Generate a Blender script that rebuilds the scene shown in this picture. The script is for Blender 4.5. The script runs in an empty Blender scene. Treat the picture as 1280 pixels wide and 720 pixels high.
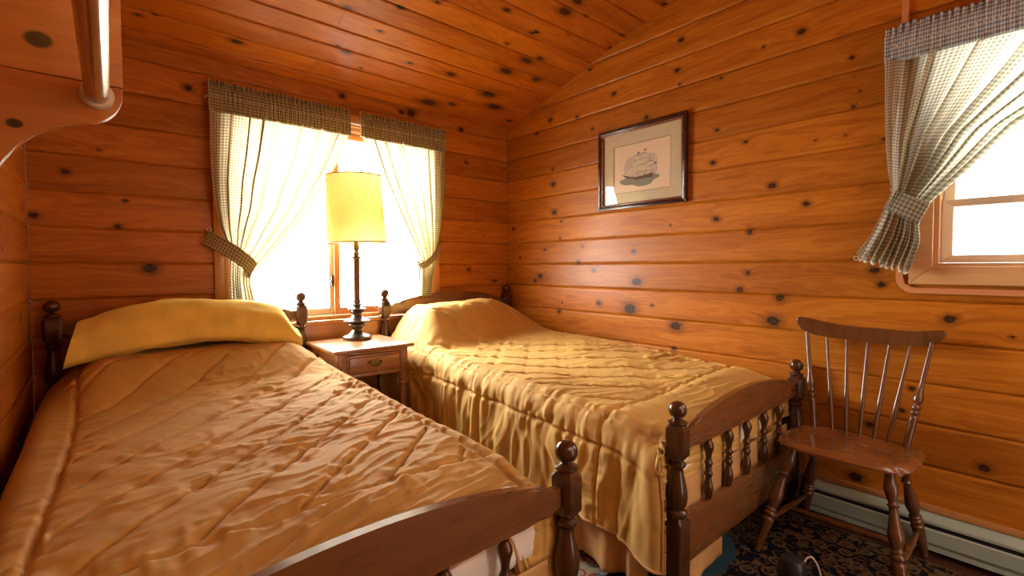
import bpy, bmesh, math, random
import numpy as np
from mathutils import Vector, Matrix
random.seed(7)
C = bpy.context.scene.collection
H = 1.14                                  # eye height
D, RX, LX = 2.9526, 2.4870, -0.2446       # back, right and left wall
ZB, BW = 1.1622, 0.165                    # a board joint's height, board width
YF = -1.2                                 # front wall
EAVE, TANS = 2.235, 0.2837
RIDGE = 1.2
pi = math.pi

# ------------------------------------------------------------------ helpers
def obj(name, me, mat=None, parent=None, smooth=None):
    if isinstance(me, bmesh.types.BMesh):
        m = bpy.data.meshes.new(name); bmesh.ops.recalc_face_normals(me, faces=me.faces); me.to_mesh(m); me.free(); me = m
    if mat is not None and len(me.materials) == 0: me.materials.append(mat)
    o = bpy.data.objects.new(name, me); C.objects.link(o)
    if smooth is not None:
        for p in me.polygons: p.use_smooth = True
        me.set_sharp_from_angle(angle=math.radians(smooth))
    if parent is not None:
        o.parent = parent
        off = WORLD.get(parent.name, Vector((0, 0, 0)))
        me.transform(Matrix.Translation(-off))
        WORLD[o.name] = off
    return o
WORLD = {}
def tag(o, label=None, cat=None, group=None, kind=None):
    if label: o['label'] = label
    if cat: o['category'] = cat
    if group: o['group'] = group
    if kind: o['kind'] = kind
    return o
def thing(name, label, cat, loc=(0, 0, 0), group=None):
    o = bpy.data.objects.new(name, None); C.objects.link(o); o.location = loc
    o.empty_display_size = .1
    WORLD[o.name] = Vector(loc)
    return tag(o, label, cat, group)
def solo(name, me, mat, label, cat, smooth=None, group=None):
    """a thing that is one mesh, its origin at its base centre"""
    o = obj(name, me, mat, None, smooth)
    recentre(o)
    return tag(o, label, cat, group)
def recentre(o):
    n = len(o.data.vertices); a = np.empty(n*3, 'f'); o.data.vertices.foreach_get('co', a); a = a.reshape(-1, 3)
    off = Vector(((a[:, 0].min()+a[:, 0].max())/2, (a[:, 1].min()+a[:, 1].max())/2, a[:, 2].min()))
    o.data.transform(Matrix.Translation(-off)); o.location = off; WORLD[o.name] = off
def copy_tree(o, parent=None):
    c = o.copy(); C.objects.link(c)
    if parent is not None: c.parent = parent
    WORLD[c.name] = WORLD.get(o.name, Vector((0, 0, 0)))
    for ch in list(o.children): copy_tree(ch, c)
    return c
def box(bm, x0, x1, y0, y1, z0, z1, bev=0.0, seg=2):
    t = bmesh.new(); bmesh.ops.create_cube(t, size=1)
    for v in t.verts: v.co = Vector(((x0+x1)/2+v.co.x*(x1-x0), (y0+y1)/2+v.co.y*(y1-y0), (z0+z1)/2+v.co.z*(z1-z0)))
    if bev: bmesh.ops.bevel(t, geom=t.edges[:], offset=bev, segments=seg, affect='EDGES', profile=.5)
    merge(bm, t); return bm
def merge(bm, t, M=None):
    m = bpy.data.meshes.new('tmp'); t.to_mesh(m); t.free()
    if M is not None: m.transform(M)
    bm.from_mesh(m); bpy.data.meshes.remove(m)
def prof_interp(pts, n):
    """smooth a turned profile given as (r, z)"""
    out = []
    for i in range(len(pts)-1):
        p0, p1 = pts[i], pts[i+1]
        pm = pts[max(i-1, 0)]; pp = pts[min(i+2, len(pts)-1)]
        for k in range(n):
            t = k/n
            z = p0[1]+(p1[1]-p0[1])*t
            d = p1[1]-p0[1]
            if abs(d) < 1e-6: r = p0[0]+(p1[0]-p0[0])*t
            else:
                s0 = (p1[0]-pm[0])/(p1[1]-pm[1]+1e-9)*d if p1[1] != pm[1] else 0
                s1 = (pp[0]-p0[0])/(pp[1]-p0[1]+1e-9)*d if pp[1] != p0[1] else 0
                lim = 3*abs(p1[0]-p0[0])+.002
                s0 = max(-lim, min(lim, s0)); s1 = max(-lim, min(lim, s1))
                h00, h10, h01, h11 = 2*t**3-3*t*t+1, t**3-2*t*t+t, -2*t**3+3*t*t, t**3-t*t
                r = h00*p0[0]+h10*s0+h01*p1[0]+h11*s1
            out.append((max(r, .0005), z))
    out.append(pts[-1]); return out
def lathe(bm, pts, seg=28, M=None, sub=4, rings=None):
    """turn (r, z) pairs about the z axis; closed at both ends"""
    P = prof_interp(pts, sub) if sub > 1 else pts
    t = bmesh.new(); prev = None
    for r, z in P:
        ring = [t.verts.new((r*math.cos(2*pi*k/seg), r*math.sin(2*pi*k/seg), z)) for k in range(seg)]
        if prev:
            for k in range(seg): t.faces.new((prev[k], prev[(k+1) % seg], ring[(k+1) % seg], ring[k]))
        else: t.faces.new(ring[::-1])
        prev = ring
    t.faces.new(prev)
    merge(bm, t, M); return bm
def axisM(a, b):
    """frame whose z runs from a to b; lathe z = metres from a"""
    a, b = Vector(a), Vector(b)
    q = (b-a).to_track_quat('Z', 'Y')
    return Matrix.Translation(a) @ q.to_matrix().to_4x4()
def lathe_between(bm, a, b, prof, seg=20, sub=4):
    L = (Vector(b)-Vector(a)).length
    return lathe(bm, [(r, t*L) for r, t in prof], seg, axisM(a, b), sub)
def tube(bm, pts, r, seg=10, closed=False):
    t = bmesh.new(); P = [Vector(p) for p in pts]; n = len(P); prev = None; first = None
    up = None
    for i in range(n):
        d = (P[(i+1) % n]-P[i-1]) if closed or 0 < i < n-1 else (P[1]-P[0] if i == 0 else P[-1]-P[-2])
        if d.length < 1e-9: d = Vector((0, 0, 1))
        d.normalize()
        if up is None: up = Vector((0, 0, 1)) if abs(d.z) < .9 else Vector((1, 0, 0))
        s = d.cross(up); s = s.normalized() if s.length > 1e-6 else d.orthogonal().normalized()
        u = s.cross(d).normalized(); up = u
        rr = r[i] if hasattr(r, '__len__') else r
        ring = [t.verts.new(P[i]+(s*math.cos(2*pi*k/seg)+u*math.sin(2*pi*k/seg))*rr) for k in range(seg)]
        if prev:
            for k in range(seg): t.faces.new((prev[k], prev[(k+1) % seg], ring[(k+1) % seg], ring[k]))
        else: first = ring
        prev = ring
    if closed:
        for k in range(seg): t.faces.new((prev[k], prev[(k+1) % seg], first[(k+1) % seg], first[k]))
    else: t.faces.new(first[::-1]); t.faces.new(prev)
    merge(bm, t); return bm
def prism(bm, outline, d0, d1, fn, bev=0.0, seg=2):
    """outline in (a, b); extruded from depth d0 to d1; fn(a, b, d) -> xyz"""
    t = bmesh.new()
    A = [t.verts.new(fn(a, b, d0)) for a, b in outline]; B = [t.verts.new(fn(a, b, d1)) for a, b in outline]
    n = len(A); f0 = t.faces.new(A); f1 = t.faces.new(B[::-1])
    for i in range(n): t.faces.new((A[i], A[(i+1) % n], B[(i+1) % n], B[i]))
    if bev:
        E = [e for e in list(f0.edges)+list(f1.edges)]
        bmesh.ops.bevel(t, geom=E, offset=bev, segments=seg, affect='EDGES', profile=.5)
    bmesh.ops.triangulate(t, faces=[f for f in t.faces if len(f.verts) > 4])
    merge(bm, t); return bm
def grid_mesh(name, P, uv=None, keep=None):
    """P: (n, m, 3) array -> quad mesh"""
    n, m = P.shape[:2]; idx = np.arange(n*m).reshape(n, m)
    f = np.stack([idx[:-1, :-1], idx[1:, :-1], idx[1:, 1:], idx[:-1, 1:]], -1).reshape(-1, 4)
    if keep is not None: f = f[keep.reshape(-1)]
    return raw_mesh(name, P.reshape(-1, 3), f, None if uv is None else uv.reshape(-1, 2))
def raw_mesh(name, V, F, uv=None):
    me = bpy.data.meshes.new(name); me.vertices.add(len(V)); me.vertices.foreach_set('co', V.astype('f').ravel())
    me.loops.add(F.size); me.loops.foreach_set('vertex_index', F.astype('i').ravel())
    me.polygons.add(len(F)); me.polygons.foreach_set('loop_start', np.arange(0, F.size, F.shape[1], dtype='i'))
    me.update(calc_edges=True)
    if uv is not None:
        l = me.uv_layers.new(name='UVMap'); l.data.foreach_set('uv', uv[F.ravel()].astype('f').ravel())
    me.validate(); return me
# numpy noise
def vnoise(x, y, seed=0):
    x = np.asarray(x, float); y = np.asarray(y, float)
    xi = np.floor(x).astype(np.int64); yi = np.floor(y).astype(np.int64); fx = x-xi; fy = y-yi
    def h(a, b):
        n = (a*374761393+b*668265263+seed*974634777) & 0xffffffff
        n = ((n ^ (n >> 13))*1274126177) & 0xffffffff
        return ((n ^ (n >> 16)) & 0xffff)/32767.5-1
    sx = fx*fx*fx*(fx*(fx*6-15)+10); sy = fy*fy*fy*(fy*(fy*6-15)+10)
    return (h(xi, yi)*(1-sx)+h(xi+1, yi)*sx)*(1-sy)+(h(xi, yi+1)*(1-sx)+h(xi+1, yi+1)*sx)*sy
def sm(x): x = np.clip(x, 0, 1); return x*x*(3-2*x)

# ------------------------------------------------------------------ materials
class NT:
    def __init__(s, name):
        s.m = bpy.data.materials.new(name); s.m.use_nodes = True; s.t = s.m.node_tree; s.t.nodes.clear()
        s.out = s.n('ShaderNodeOutputMaterial')
    def n(s, k, **kw):
        nd = s.t.nodes.new(k)
        for a, b in kw.items(): setattr(nd, a, b)
        return nd
    def l(s, a, b): s.t.links.new(a, b)
    def val(s, sock, v):
        if isinstance(v, bpy.types.NodeSocket): s.l(v, sock)
        else: sock.default_value = v
    def math(s, op, a, b=0., c=None):
        n = s.n('ShaderNodeMath', operation=op); s.val(n.inputs[0], a); s.val(n.inputs[1], b)
        if c is not None: s.val(n.inputs[2], c)
        return n.outputs[0]
    def attr(s, name): return s.n('ShaderNodeAttribute', attribute_name=name)
    def noise(s, vec, scale, detail=3, rough=.5, dist=0.):
        n = s.n('ShaderNodeTexNoise'); s.val(n.inputs['Vector'], vec); n.inputs['Scale'].default_value = scale
        n.inputs['Detail'].default_value = detail; n.inputs['Roughness'].default_value = rough; n.inputs['Distortion'].default_value = dist
        return n.outputs['Fac']
    def ramp(s, f, stops):
        n = s.n('ShaderNodeValToRGB'); s.val(n.inputs[0], f); e = n.color_ramp.elements
        while len(e) < len(stops): e.new(.5)
        for el, (p, c) in zip(e, stops): el.position = p; el.color = (*c, 1) if len(c) == 3 else c
        return n.outputs[0]
    def mix(s, f, a, b, mode='MIX'):
        n = s.n('ShaderNodeMix', data_type='RGBA', blend_type=mode); s.val(n.inputs[0], f)
        s.val(n.inputs[6], a if isinstance(a, bpy.types.NodeSocket) else (*a, 1)); s.val(n.inputs[7], b if isinstance(b, bpy.types.NodeSocket) else (*b, 1))
        return n.outputs[2]
    def xyz(s, x, y, z):
        n = s.n('ShaderNodeCombineXYZ'); s.val(n.inputs[0], x); s.val(n.inputs[1], y); s.val(n.inputs[2], z); return n.outputs[0]
    def mapr(s, v, a, b, c, d, smooth=False):
        n = s.n('ShaderNodeMapRange'); s.val(n.inputs[0], v)
        for i, q in enumerate((a, b, c, d)): n.inputs[1+i].default_value = q
        if smooth: n.interpolation_type = 'SMOOTHSTEP'
        return n.outputs[0]
    def bump(s, h, strength, dist):
        n = s.n('ShaderNodeBump'); s.val(n.inputs['Height'], h); n.inputs['Strength'].default_value = strength; n.inputs['Distance'].default_value = dist
        return n.outputs[0]
    def pbr(s, col, rough=.5, metal=0., normal=None, **kw):
        b = s.n('ShaderNodeBsdfPrincipled'); s.val(b.inputs['Base Color'], col if isinstance(col, bpy.types.NodeSocket) else (*col, 1))
        s.val(b.inputs['Roughness'], rough); b.inputs['Metallic'].default_value = metal
        if normal is not None: s.l(normal, b.inputs['Normal'])
        for k, v in kw.items(): s.val(b.inputs[k.replace('_', ' ')], v)
        s.l(b.outputs[0], s.out.inputs[0]); return b
    def objco(s): return s.n('ShaderNodeTexCoord').outputs['Object']

def mat_boards(name, light, mid, dark, knot=(.022, .009, .004), rough=.38):
    s = NT(name)
    al = s.attr('along').outputs['Fac']; ac = s.attr('across').outputs['Fac']; rn = s.attr('rnd').outputs['Fac']; kd = s.attr('kd').outputs['Fac']
    near = s.math('POWER', 2.718, s.math('MULTIPLY', kd, -.55))
    acw = s.math('ADD', ac, s.math('MULTIPLY', near, .045))
    v1 = s.xyz(s.math('ADD', s.math('MULTIPLY', al, 1.1), s.math('MULTIPLY', rn, 37.)), s.math('ADD', s.math('MULTIPLY', acw, 11.), s.math('MULTIPLY', rn, 71.)), rn)
    g1 = s.noise(v1, 1.6, 4, .55, .6)
    v2 = s.xyz(s.math('ADD', s.math('MULTIPLY', al, 2.2), s.math('MULTIPLY', rn, 51.)), s.math('MULTIPLY', acw, 95.), rn)
    g2 = s.noise(v2, 1.5, 3, .6, .3)
    # cathedral grain
    wv = s.math('SINE', s.math('MULTIPLY', g1, 44.))
    wv = s.mapr(wv, -1, 1, 0, 1)
    f = s.math('ADD', s.math('MULTIPLY', g1, .55), s.math('ADD', s.math('MULTIPLY', g2, .30), s.math('MULTIPLY', wv, .13)))
    col = s.ramp(f, [(.24, dark), (.50, mid), (.82, light)])
    tint = s.ramp(rn, [(0, (.74, .64, .56)), (.35, (1, .95, .9)), (.65, (.95, .84, .76)), (1, (1.12, 1.1, 1.1))])
    col = s.mix(1., col, tint, 'MULTIPLY')
    kn = s.noise(s.xyz(s.math('MULTIPLY', al, 60.), s.math('MULTIPLY', ac, 60.), 0.), 1., 2)
    kdd = s.math('ADD', kd, s.math('MULTIPLY', s.math('SUBTRACT', kn, .5), .9))
    halo = s.mapr(kdd, .7, 2.1, .7, 0., True)
    col = s.mix(halo, col, tuple(c*.62 for c in dark))
    core = s.mapr(kdd, .6, .95, 1., 0., True)
    kc = s.ramp(s.math('FRACT', s.math('MULTIPLY', kdd, 2.1)), [(0, knot), (.6, (knot[0]*3.2, knot[1]*2.6, knot[2]*2)), (1, knot)])
    col = s.mix(core, col, kc)
    hgt = s.math('ADD', s.math('MULTIPLY', g2, .5), s.math('MULTIPLY', s.noise(s.xyz(s.math('MULTIPLY', al, 3.), s.math('MULTIPLY', ac, 26.), rn), 1., 2), 1.))
    s.pbr(col, s.mapr(g2, 0, 1, rough-.06, rough+.12), 0, s.bump(hgt, .22, .003), Coat_Weight=.1, Coat_Roughness=.2, Specular_IOR_Level=.25)
    return s.m
def mat_wood(name, light, dark, rough=.28, ax='x', sc=1., coat=.3):
    s = NT(name); co = s.objco()
    sx = s.n('ShaderNodeSeparateXYZ'); s.l(co, sx.inputs[0]); x, y, z = sx.outputs
    k = {'x': (1.5, 22, 22), 'y': (22, 1.5, 22), 'z': (22, 22, 1.5)}[ax]
    v = s.xyz(s.math('MULTIPLY', x, k[0]*sc), s.math('MULTIPLY', y, k[1]*sc), s.math('MULTIPLY', z, k[2]*sc))
    g = s.noise(v, 1.2, 4, .6, .5); g2 = s.noise(v, 5., 2, .6)
    f = s.math('ADD', s.math('MULTIPLY', g, .75), s.math('MULTIPLY', g2, .25))
    col = s.ramp(f, [(.3, dark), (.7, light)])
    s.pbr(col, s.mapr(g, 0, 1, rough-.05, rough+.12), 0, s.bump(g2, .02, .001), Coat_Weight=coat, Coat_Roughness=.12)
    return s.m
def mat_plain(name, col, rough=.5, metal=0., noise=0., **kw):
    s = NT(name)
    c = col
    if noise:
        g = s.noise(s.objco(), 30., 3)
        c = s.ramp(g, [(.3, tuple(q*(1-noise) for q in col)), (.7, tuple(min(1, q*(1+noise)) for q in col))])
    s.pbr(c, rough, metal, **kw); return s.m
def mat_fabric(name, col, rough=.7, sheen=.3, weave=900., bstr=.15, var=.12, vscale=7.):
    s = NT(name); co = s.objco()
    g = s.noise(co, vscale, 3); w = s.noise(co, weave, 1)
    c = s.ramp(g, [(.3, tuple(q*(1-var) for q in col)), (.7, tuple(min(1, q*(1+var)) for q in col))])
    s.pbr(c, rough, 0, s.bump(w, bstr, .001), Sheen_Weight=sheen, Sheen_Roughness=.4, Sheen_Tint=(*[min(1, q*2+.1) for q in col], 1)); return s.m
def mat_gingham(name, cream, ink, thru, period=.016):
    s = NT(name); uv = s.n('ShaderNodeUVMap').outputs[0]; sx = s.n('ShaderNodeSeparateXYZ'); s.l(uv, sx.inputs[0])
    def st(a):
        f = s.math('FRACT', s.math('DIVIDE', a, period))
        return s.math('GREATER_THAN', f, .5)
    a, b = st(sx.outputs[0]), st(sx.outputs[1])
    # a fine pale over-check crosses the blocks
    f = s.math('MULTIPLY', s.math('ADD', a, b), .5)
    col = s.mix(f, cream, ink)
    d = s.n('ShaderNodeBsdfDiffuse'); s.l(col, d.inputs[0]); t = s.n('ShaderNodeBsdfTranslucent'); s.l(col, t.inputs[0])
    m = s.n('ShaderNodeMixShader'); m.inputs[0].default_value = thru
    s.l(d.outputs[0], m.inputs[1]); s.l(t.outputs[0], m.inputs[2]); s.l(m.outputs[0], s.out.inputs[0]); return s.m
def mat_glass(name, refl=1.45):
    s = NT(name); t = s.n('ShaderNodeBsdfTransparent'); g = s.n('ShaderNodeBsdfGlossy'); g.inputs['Roughness'].default_value = .01
    lw = s.n('ShaderNodeLayerWeight'); lw.inputs[0].default_value = .5
    f = s.math('ADD', .04, s.math('MULTIPLY', s.math('POWER', lw.outputs['Facing'], 5.), .9))
    m = s.n('ShaderNodeMixShader'); s.l(f, m.inputs[0]); s.l(t.outputs[0], m.inputs[1]); s.l(g.outputs[0], m.inputs[2])
    s.l(m.outputs[0], s.out.inputs[0]); return s.m

M = {}
M['wall'] = mat_boards('pine_wall_boards', (.62, .265, .027), (.45, .160, .012), (.27, .077, .0055))
M['ceil'] = mat_boards('pine_ceiling_boards', (.60, .225, .024), (.44, .138, .011), (.26, .068, .005), rough=.36)
M['pine'] = mat_wood('pine_trim', (.60, .29, .09), (.42, .17, .04), .3, 'z', .8)
M['pineX'] = mat_wood('pine_trim_long', (.60, .29, .09), (.42, .17, .04), .3, 'x', .8)
M['pineY'] = mat_wood('pine_trim_side', (.60, .29, .09), (.42, .17, .04), .3, 'y', .8)
M['pale'] = mat_wood('pale_pine', (.60, .36, .16), (.48, .25, .09), .3, 'z', .8)
M['paleY'] = mat_wood('pale_pine_long', (.60, .36, .16), (.48, .25, .09), .3, 'y', .8)
M['bedX'] = mat_wood('stained_maple_long', (.185, .072, .019), (.135, .050, .0135), .24, 'x')
M['bedZ'] = mat_wood('stained_maple_upright', (.085, .031, .010), (.055, .019, .006), .2, 'z')
M['bedY'] = mat_wood('stained_maple_side', (.17, .055, .015), (.10, .03, .009), .26, 'y')
M['chair'] = mat_wood('chair_maple', (.15, .058, .017), (.080, .028, .009), .2, 'z')
M['seat'] = mat_wood('chair_seat_maple', (.27, .10, .026), (.16, .055, .014), .22, 'y', .7)
M['night'] = mat_wood('nightstand_maple', (.40, .17, .055), (.26, .095, .028), .3, 'x')
M['nightZ'] = mat_wood('nightstand_maple_upright', (.36, .15, .048), (.22, .08, .024), .3, 'z')
M['comforter'] = mat_fabric('gold_quilt_cloth', (.54, .325, .078), .8, .05, 700, .1, .08, 5.)
M['lining'] = mat_fabric('tan_piping', (.46, .25, .095), .6, .2)
M['skirt'] = mat_fabric('tan_skirt_cloth', (.50, .28, .095), .7, .2)
M['sheet'] = mat_fabric('white_sheet', (.78, .74, .66), .8, .2)
M['yellow'] = mat_fabric('yellow_knit', (.86, .66, .13), .85, .4, 260, .6, .12, 10.)
M['gingham'] = mat_gingham('gingham_sheer', (.80, .70, .44), (.24, .205, .105), .46)
M['gingham_b'] = mat_gingham('gingham_blue_sheer', (.86, .82, .62), (.30, .32, .29), .72)
M['gingham_h'] = mat_gingham('gingham_double', (.55, .46, .26), (.17, .15, .085), .22)
M['gingham_hb'] = mat_gingham('gingham_blue_double', (.64, .68, .66), (.15, .21, .29), .25)
M['glass'] = mat_glass('window_glass')
M['heater'] = mat_plain('heater_enamel', (.34, .42, .33), .35)
M['black'] = mat_plain('black_gap', (.012, .012, .012), .6)
M['brass'] = mat_plain('old_brass', (.24, .15, .05), .3, 1., .3)
M['darkmetal'] = mat_plain('bronze_metal', (.14, .12, .10), .3, .85, .25)
M['white'] = mat_plain('cream_plastic_and_glare', (.72, .66, .50), .4)  # real on rods, rings and socket; on the sashes it paints window glare
M['cord'] = mat_plain('cream_cord', (.55, .50, .38), .5)
M['blackplastic'] = mat_plain('black_plastic', (.012, .012, .013), .4)
M['raceway'] = mat_plain('tan_raceway', (.58, .25, .10), .4)
M['rodwood'] = mat_wood('closet_pole_wood', (.46, .19, .06), (.30, .11, .03), .16, 'y', 1., .6)
M['frame'] = mat_wood('picture_frame_wood', (.055, .017, .008), (.025, .009, .005), .2, 'y')
M['frame_in'] = mat_wood('picture_frame_lip', (.22, .07, .03), (.13, .04, .02), .25, 'y')
M['mat'] = mat_plain('picture_mount', (.55, .47, .30), .8, 0, .03)
M['paper'] = mat_plain('print_paper', (.74, .58, .40), .8, 0, .02)

# ------------------------------------------------------------------ board surfaces
RK = [(2.457,2.205,0.020),(2.600,2.137,0.018),(2.066,2.055,0.013),(2.433,1.843,0.012),(2.427,1.737,0.023),(2.417,1.532,0.023),(2.868,1.443,0.016),(2.349,1.464,0.011),(2.361,1.343,0.011),(2.797,1.303,0.009),(2.792,1.215,0.013),(2.516,1.267,0.012),(2.151,1.278,0.011),(2.187,1.176,0.017),(2.563,1.071,0.024),(2.619,1.036,0.018),(2.053,1.115,0.016),(2.008,0.898,0.021),(2.369,0.819,0.017),(2.340,0.882,0.009),(1.069,1.770,0.012),(0.755,1.715,0.007),(0.640,1.714,0.007),(1.239,1.694,0.017),(0.939,1.533,0.020),(0.789,1.430,0.017),(1.217,1.391,0.019),(1.487,1.377,0.009),(1.043,1.313,0.018),(1.739,1.235,0.017),(1.713,1.045,0.034),(1.050,1.106,0.016),(1.089,1.019,0.021),(1.762,0.876,0.045),(1.605,0.907,0.012),(0.896,0.985,0.023),(0.927,0.871,0.035),(1.449,0.798,0.037),(1.458,0.665,0.016),(0.526,1.120,0.020),(0.501,1.060,0.017),(0.501,1.668,0.010),(0.821,2.229,0.019),(0.989,2.216,0.010),(1.201,2.128,0.011),(0.622,2.044,0.012),(0.590,1.890,0.007),(0.612,1.832,0.010),(1.219,1.863,0.013),(0.612,1.959,0.005),(1.429,2.408,0.018),(1.451,2.248,0.018),(1.890,2.238,0.018),(2.200,2.166,0.014),(1.652,2.033,0.017),(2.088,2.450,0.013),(1.437,2.164,0.011),(0.285,0.932,0.022),(0.394,0.640,0.013),(0.424,0.542,0.012),(0.528,0.456,0.017),(0.118,0.880,0.009),(0.578,0.212,0.028),(0.180,0.381,0.021)]
BK = [(-0.001,1.693,0.009),(-0.120,1.576,0.018),(-0.226,1.373,0.018),(0.089,1.463,0.012),(0.058,1.339,0.015),(0.178,1.136,0.032),(2.043,2.164,0.021),(2.089,1.926,0.015),(2.108,1.120,0.018),(2.356,1.030,0.016),(2.260,1.381,0.007),(1.153,2.205,0.022),(0.353,2.062,0.021),(1.63,2.2,.035),(1.56,2.19,.02)]
CK = [(2.412,0.130,0.019),(1.669,1.016,0.017),(1.972,1.160,0.031),(1.983,1.247,0.022),(1.915,0.948,0.014),(1.936,0.966,0.014),(1.837,0.810,0.012),(2.122,0.799,0.018),(2.051,0.743,0.030),(1.999,0.603,0.036),(2.248,0.619,0.022),(2.454,1.194,0.012),(2.504,1.200,0.015),(2.485,1.081,0.015),(2.112,1.196,0.009),(2.135,1.036,0.007),(2.182,0.240,0.041),(2.044,0.347,0.039),(1.689,0.426,0.025),(1.871,0.149,0.022),(2.468,1.484,0.014),(0.148,0.193,0.011),(0.206,0.226,0.009),(0.542,0.192,0.020),(0.990,0.378,0.009),(1.052,0.346,0.018),(1.170,0.254,0.009),(1.408,0.413,0.014),(1.145,0.577,0.013),(0.942,0.655,0.016),(1.167,0.773,0.016),(1.314,0.889,0.012),(1.712,0.103,0.044)]
def boards(name, a0, a1, c0, c1, cref, width, fn, mat, knots, hole=None, seed=1, joints=0.0, cuts=None, extra_joint=None, ks=1.15):
    """tongue-and-groove boards running along a; fn(a, c, depth)->xyz with depth into the room"""
    rng = random.Random(seed); step = .008
    k0 = math.floor((c0-cref)/width); k1 = math.ceil((c1-cref)/width)
    VV, FF, AT = [], [], []; nv = 0
    for k in range(k0, k1):
        lo, hi = max(c0, cref+k*width), min(c1, cref+(k+1)*width)
        if hi-lo < .002: continue
        segs = [a0, a1]
        if joints:
            a = a0+rng.uniform(.3, joints)
            while a < a1-.25: segs.append(a); a += rng.uniform(.8*joints, 1.3*joints)
        if extra_joint: segs += [q for kk, q in extra_joint if kk == k]
        segs = sorted(segs)
        for s0, s1 in zip(segs[:-1], segs[1:]):
            r = rng.random()
            na = max(2, int((s1-s0)/step)); A = list(np.linspace(s0+.0008, s1-.0008, na))
            g = .005
            Cs = [lo, lo+.0015, lo+g]+list(np.linspace(lo+g, hi-g, max(3, int((hi-lo)/.009)))[1:-1])+[hi-g, hi-.0015, hi]
            if hole:
                for q in hole[:2]:
                    if s0 < q < s1: A.append(q)
                for q in hole[2:]:
                    if lo < q < hi: Cs.append(q)
                A.sort(); Cs.sort()
            A = np.array(A); Cs = np.array(Cs)
            aa, cc = np.meshgrid(A, Cs, indexing='ij')
            e = np.minimum(cc-lo, hi-cc); dep = np.where(e < 1e-5, -.009, np.where(e < .0016, -.008, np.where(e < g-1e-5, -.003, 0.)))
            kd = np.full(aa.shape, 9.)
            for ka, kc, kr in knots:
                if lo-.02 < kc < hi+.02: 
                    kd = np.minimum(kd, np.sqrt(((aa-ka)/(kr*ks))**2+((cc-kc)/(kr*.85))**2))
            P = np.stack(fn(aa, cc, dep), -1)
            n, m = aa.shape; idx = np.arange(n*m).reshape(n, m)+nv
            F = np.stack([idx[:-1, :-1], idx[1:, :-1], idx[1:, 1:], idx[:-1, 1:]], -1)
            keep = np.ones(F.shape[:2], bool)
            ca = (A[:-1]+A[1:])/2; ccn = (Cs[:-1]+Cs[1:])/2
            if hole:
                keep &= ~(((ca > hole[0]) & (ca < hole[1]))[:, None] & ((ccn > hole[2]) & (ccn < hole[3]))[None, :])
            if cuts is not None:
                lim = cuts(ca); keep &= ccn[None, :] < lim[:, None]+.02
            VV.append(P.reshape(-1, 3)); FF.append(F[keep].reshape(-1, 4)); nv += n*m
            AT.append(np.stack([aa.ravel(), cc.ravel(), np.full(aa.size, r), kd.ravel()], -1))
    # solid back of the wall behind the boards, coloured dark so gaps look shaded
    E_ = .13; lo, hi = c0, c1
    rects = [(a0-E_, a1+E_, lo-E_*(lo > -9), hi+E_)] if not hole else [(a0-E_, hole[0], lo-E_, hi+E_), (hole[1], a1+E_, lo-E_, hi+E_), (hole[0], hole[1], lo-E_, hole[2]), (hole[0], hole[1], hole[3], hi+E_)]
    for ra, rb, rc, rd in rects:
        if rb-ra < .001 or rd-rc < .001: continue
        for q in ('in', 'out'):
            aa, cc = np.array([[ra, rb], [ra, rb]]), np.array([[rc, rc], [rd, rd]])
            dep = np.full((2, 2), -.0095 if q == 'in' else -.115)
            VV.append(np.stack(fn(aa, cc, dep), -1).reshape(-1, 3)); AT.append(np.stack([aa.ravel(), cc.ravel(), np.full(4, .5), np.full(4, .0)], -1))
        b = nv; FF.append(np.array([[b, b+1, b+3, b+2], [b+4, b+6, b+7, b+5], [b, b+4, b+5, b+1], [b+1, b+5, b+7, b+3], [b+3, b+7, b+6, b+2], [b+2, b+6, b+4, b]])); nv += 8
    me = bpy.data.meshes.new(name); V = np.concatenate(VV); F = np.concatenate(FF); A = np.concatenate(AT)
    me.vertices.add(len(V)); me.vertices.foreach_set('co', V.astype('f').ravel())
    me.loops.add(F.size); me.loops.foreach_set('vertex_index', F.astype('i').ravel())
    me.polygons.add(len(F)); me.polygons.foreach_set('loop_start', np.arange(0, F.size, 4, dtype='i')); me.update(calc_edges=True)
    for i, nm in enumerate(('along', 'across', 'rnd', 'kd')):
        at = me.attributes.new(nm, 'FLOAT', 'POINT'); at.data.foreach_set('value', A[:, i].astype('f'))
    o = obj(name, me, mat); o['kind'] = 'structure'; return o
def knots_random(n, a0, a1, c0, c1, seed, ref, w):
    r = random.Random(seed)
    return [(r.uniform(a0, a1), r.uniform(c0, c1), r.uniform(.008, .022)) for _ in range(n)]
gable = lambda y: EAVE+(D-np.maximum(y, 2*RIDGE-y))*TANS
W1 = (.517, 1.768, .822, 2.02)            # hole in the back wall: x0 x1 z0 z1
W2 = (-.56, .338, 1.137, 2.02)            # hole in the right wall: y0 y1 z0 z1
boards('wall_back', LX, RX, 0, EAVE+.03, ZB, BW, lambda a, c, d: (a, D-d, c), M['wall'], BK+knots_random(12, .4, 2.4, .1, .8, 3, 0, 0), W1, 11)
boards('wall_right', YF, D, 0, 2.80, ZB, BW, lambda a, c, d: (RX-d, a, c), M['wall'], RK+knots_random(20, YF, .0, .2, 2.2, 4, 0, 0), W2, 23, cuts=gable)
boards('wall_left', YF, D, 0, 2.80, ZB, BW, lambda a, c, d: (LX+d, a, c), M['wall'], knots_random(40, YF, D, .2, 2.4, 5, 0, 0), None, 31, cuts=gable)
FILL_SLOT = (1.35, 1.65, 0., 2.03)  # unseen opening behind the camera, added and sized to let in fill light
boards('wall_front', LX, RX, 0, EAVE+.05, ZB, BW, lambda a, c, d: (a, YF+d, c), M['wall'], knots_random(14, LX, RX, .2, 2.2, 6, 0, 0), FILL_SLOT, 41)
cs = math.sqrt(1+TANS**2); sl = (D-RIDGE)*cs
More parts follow.
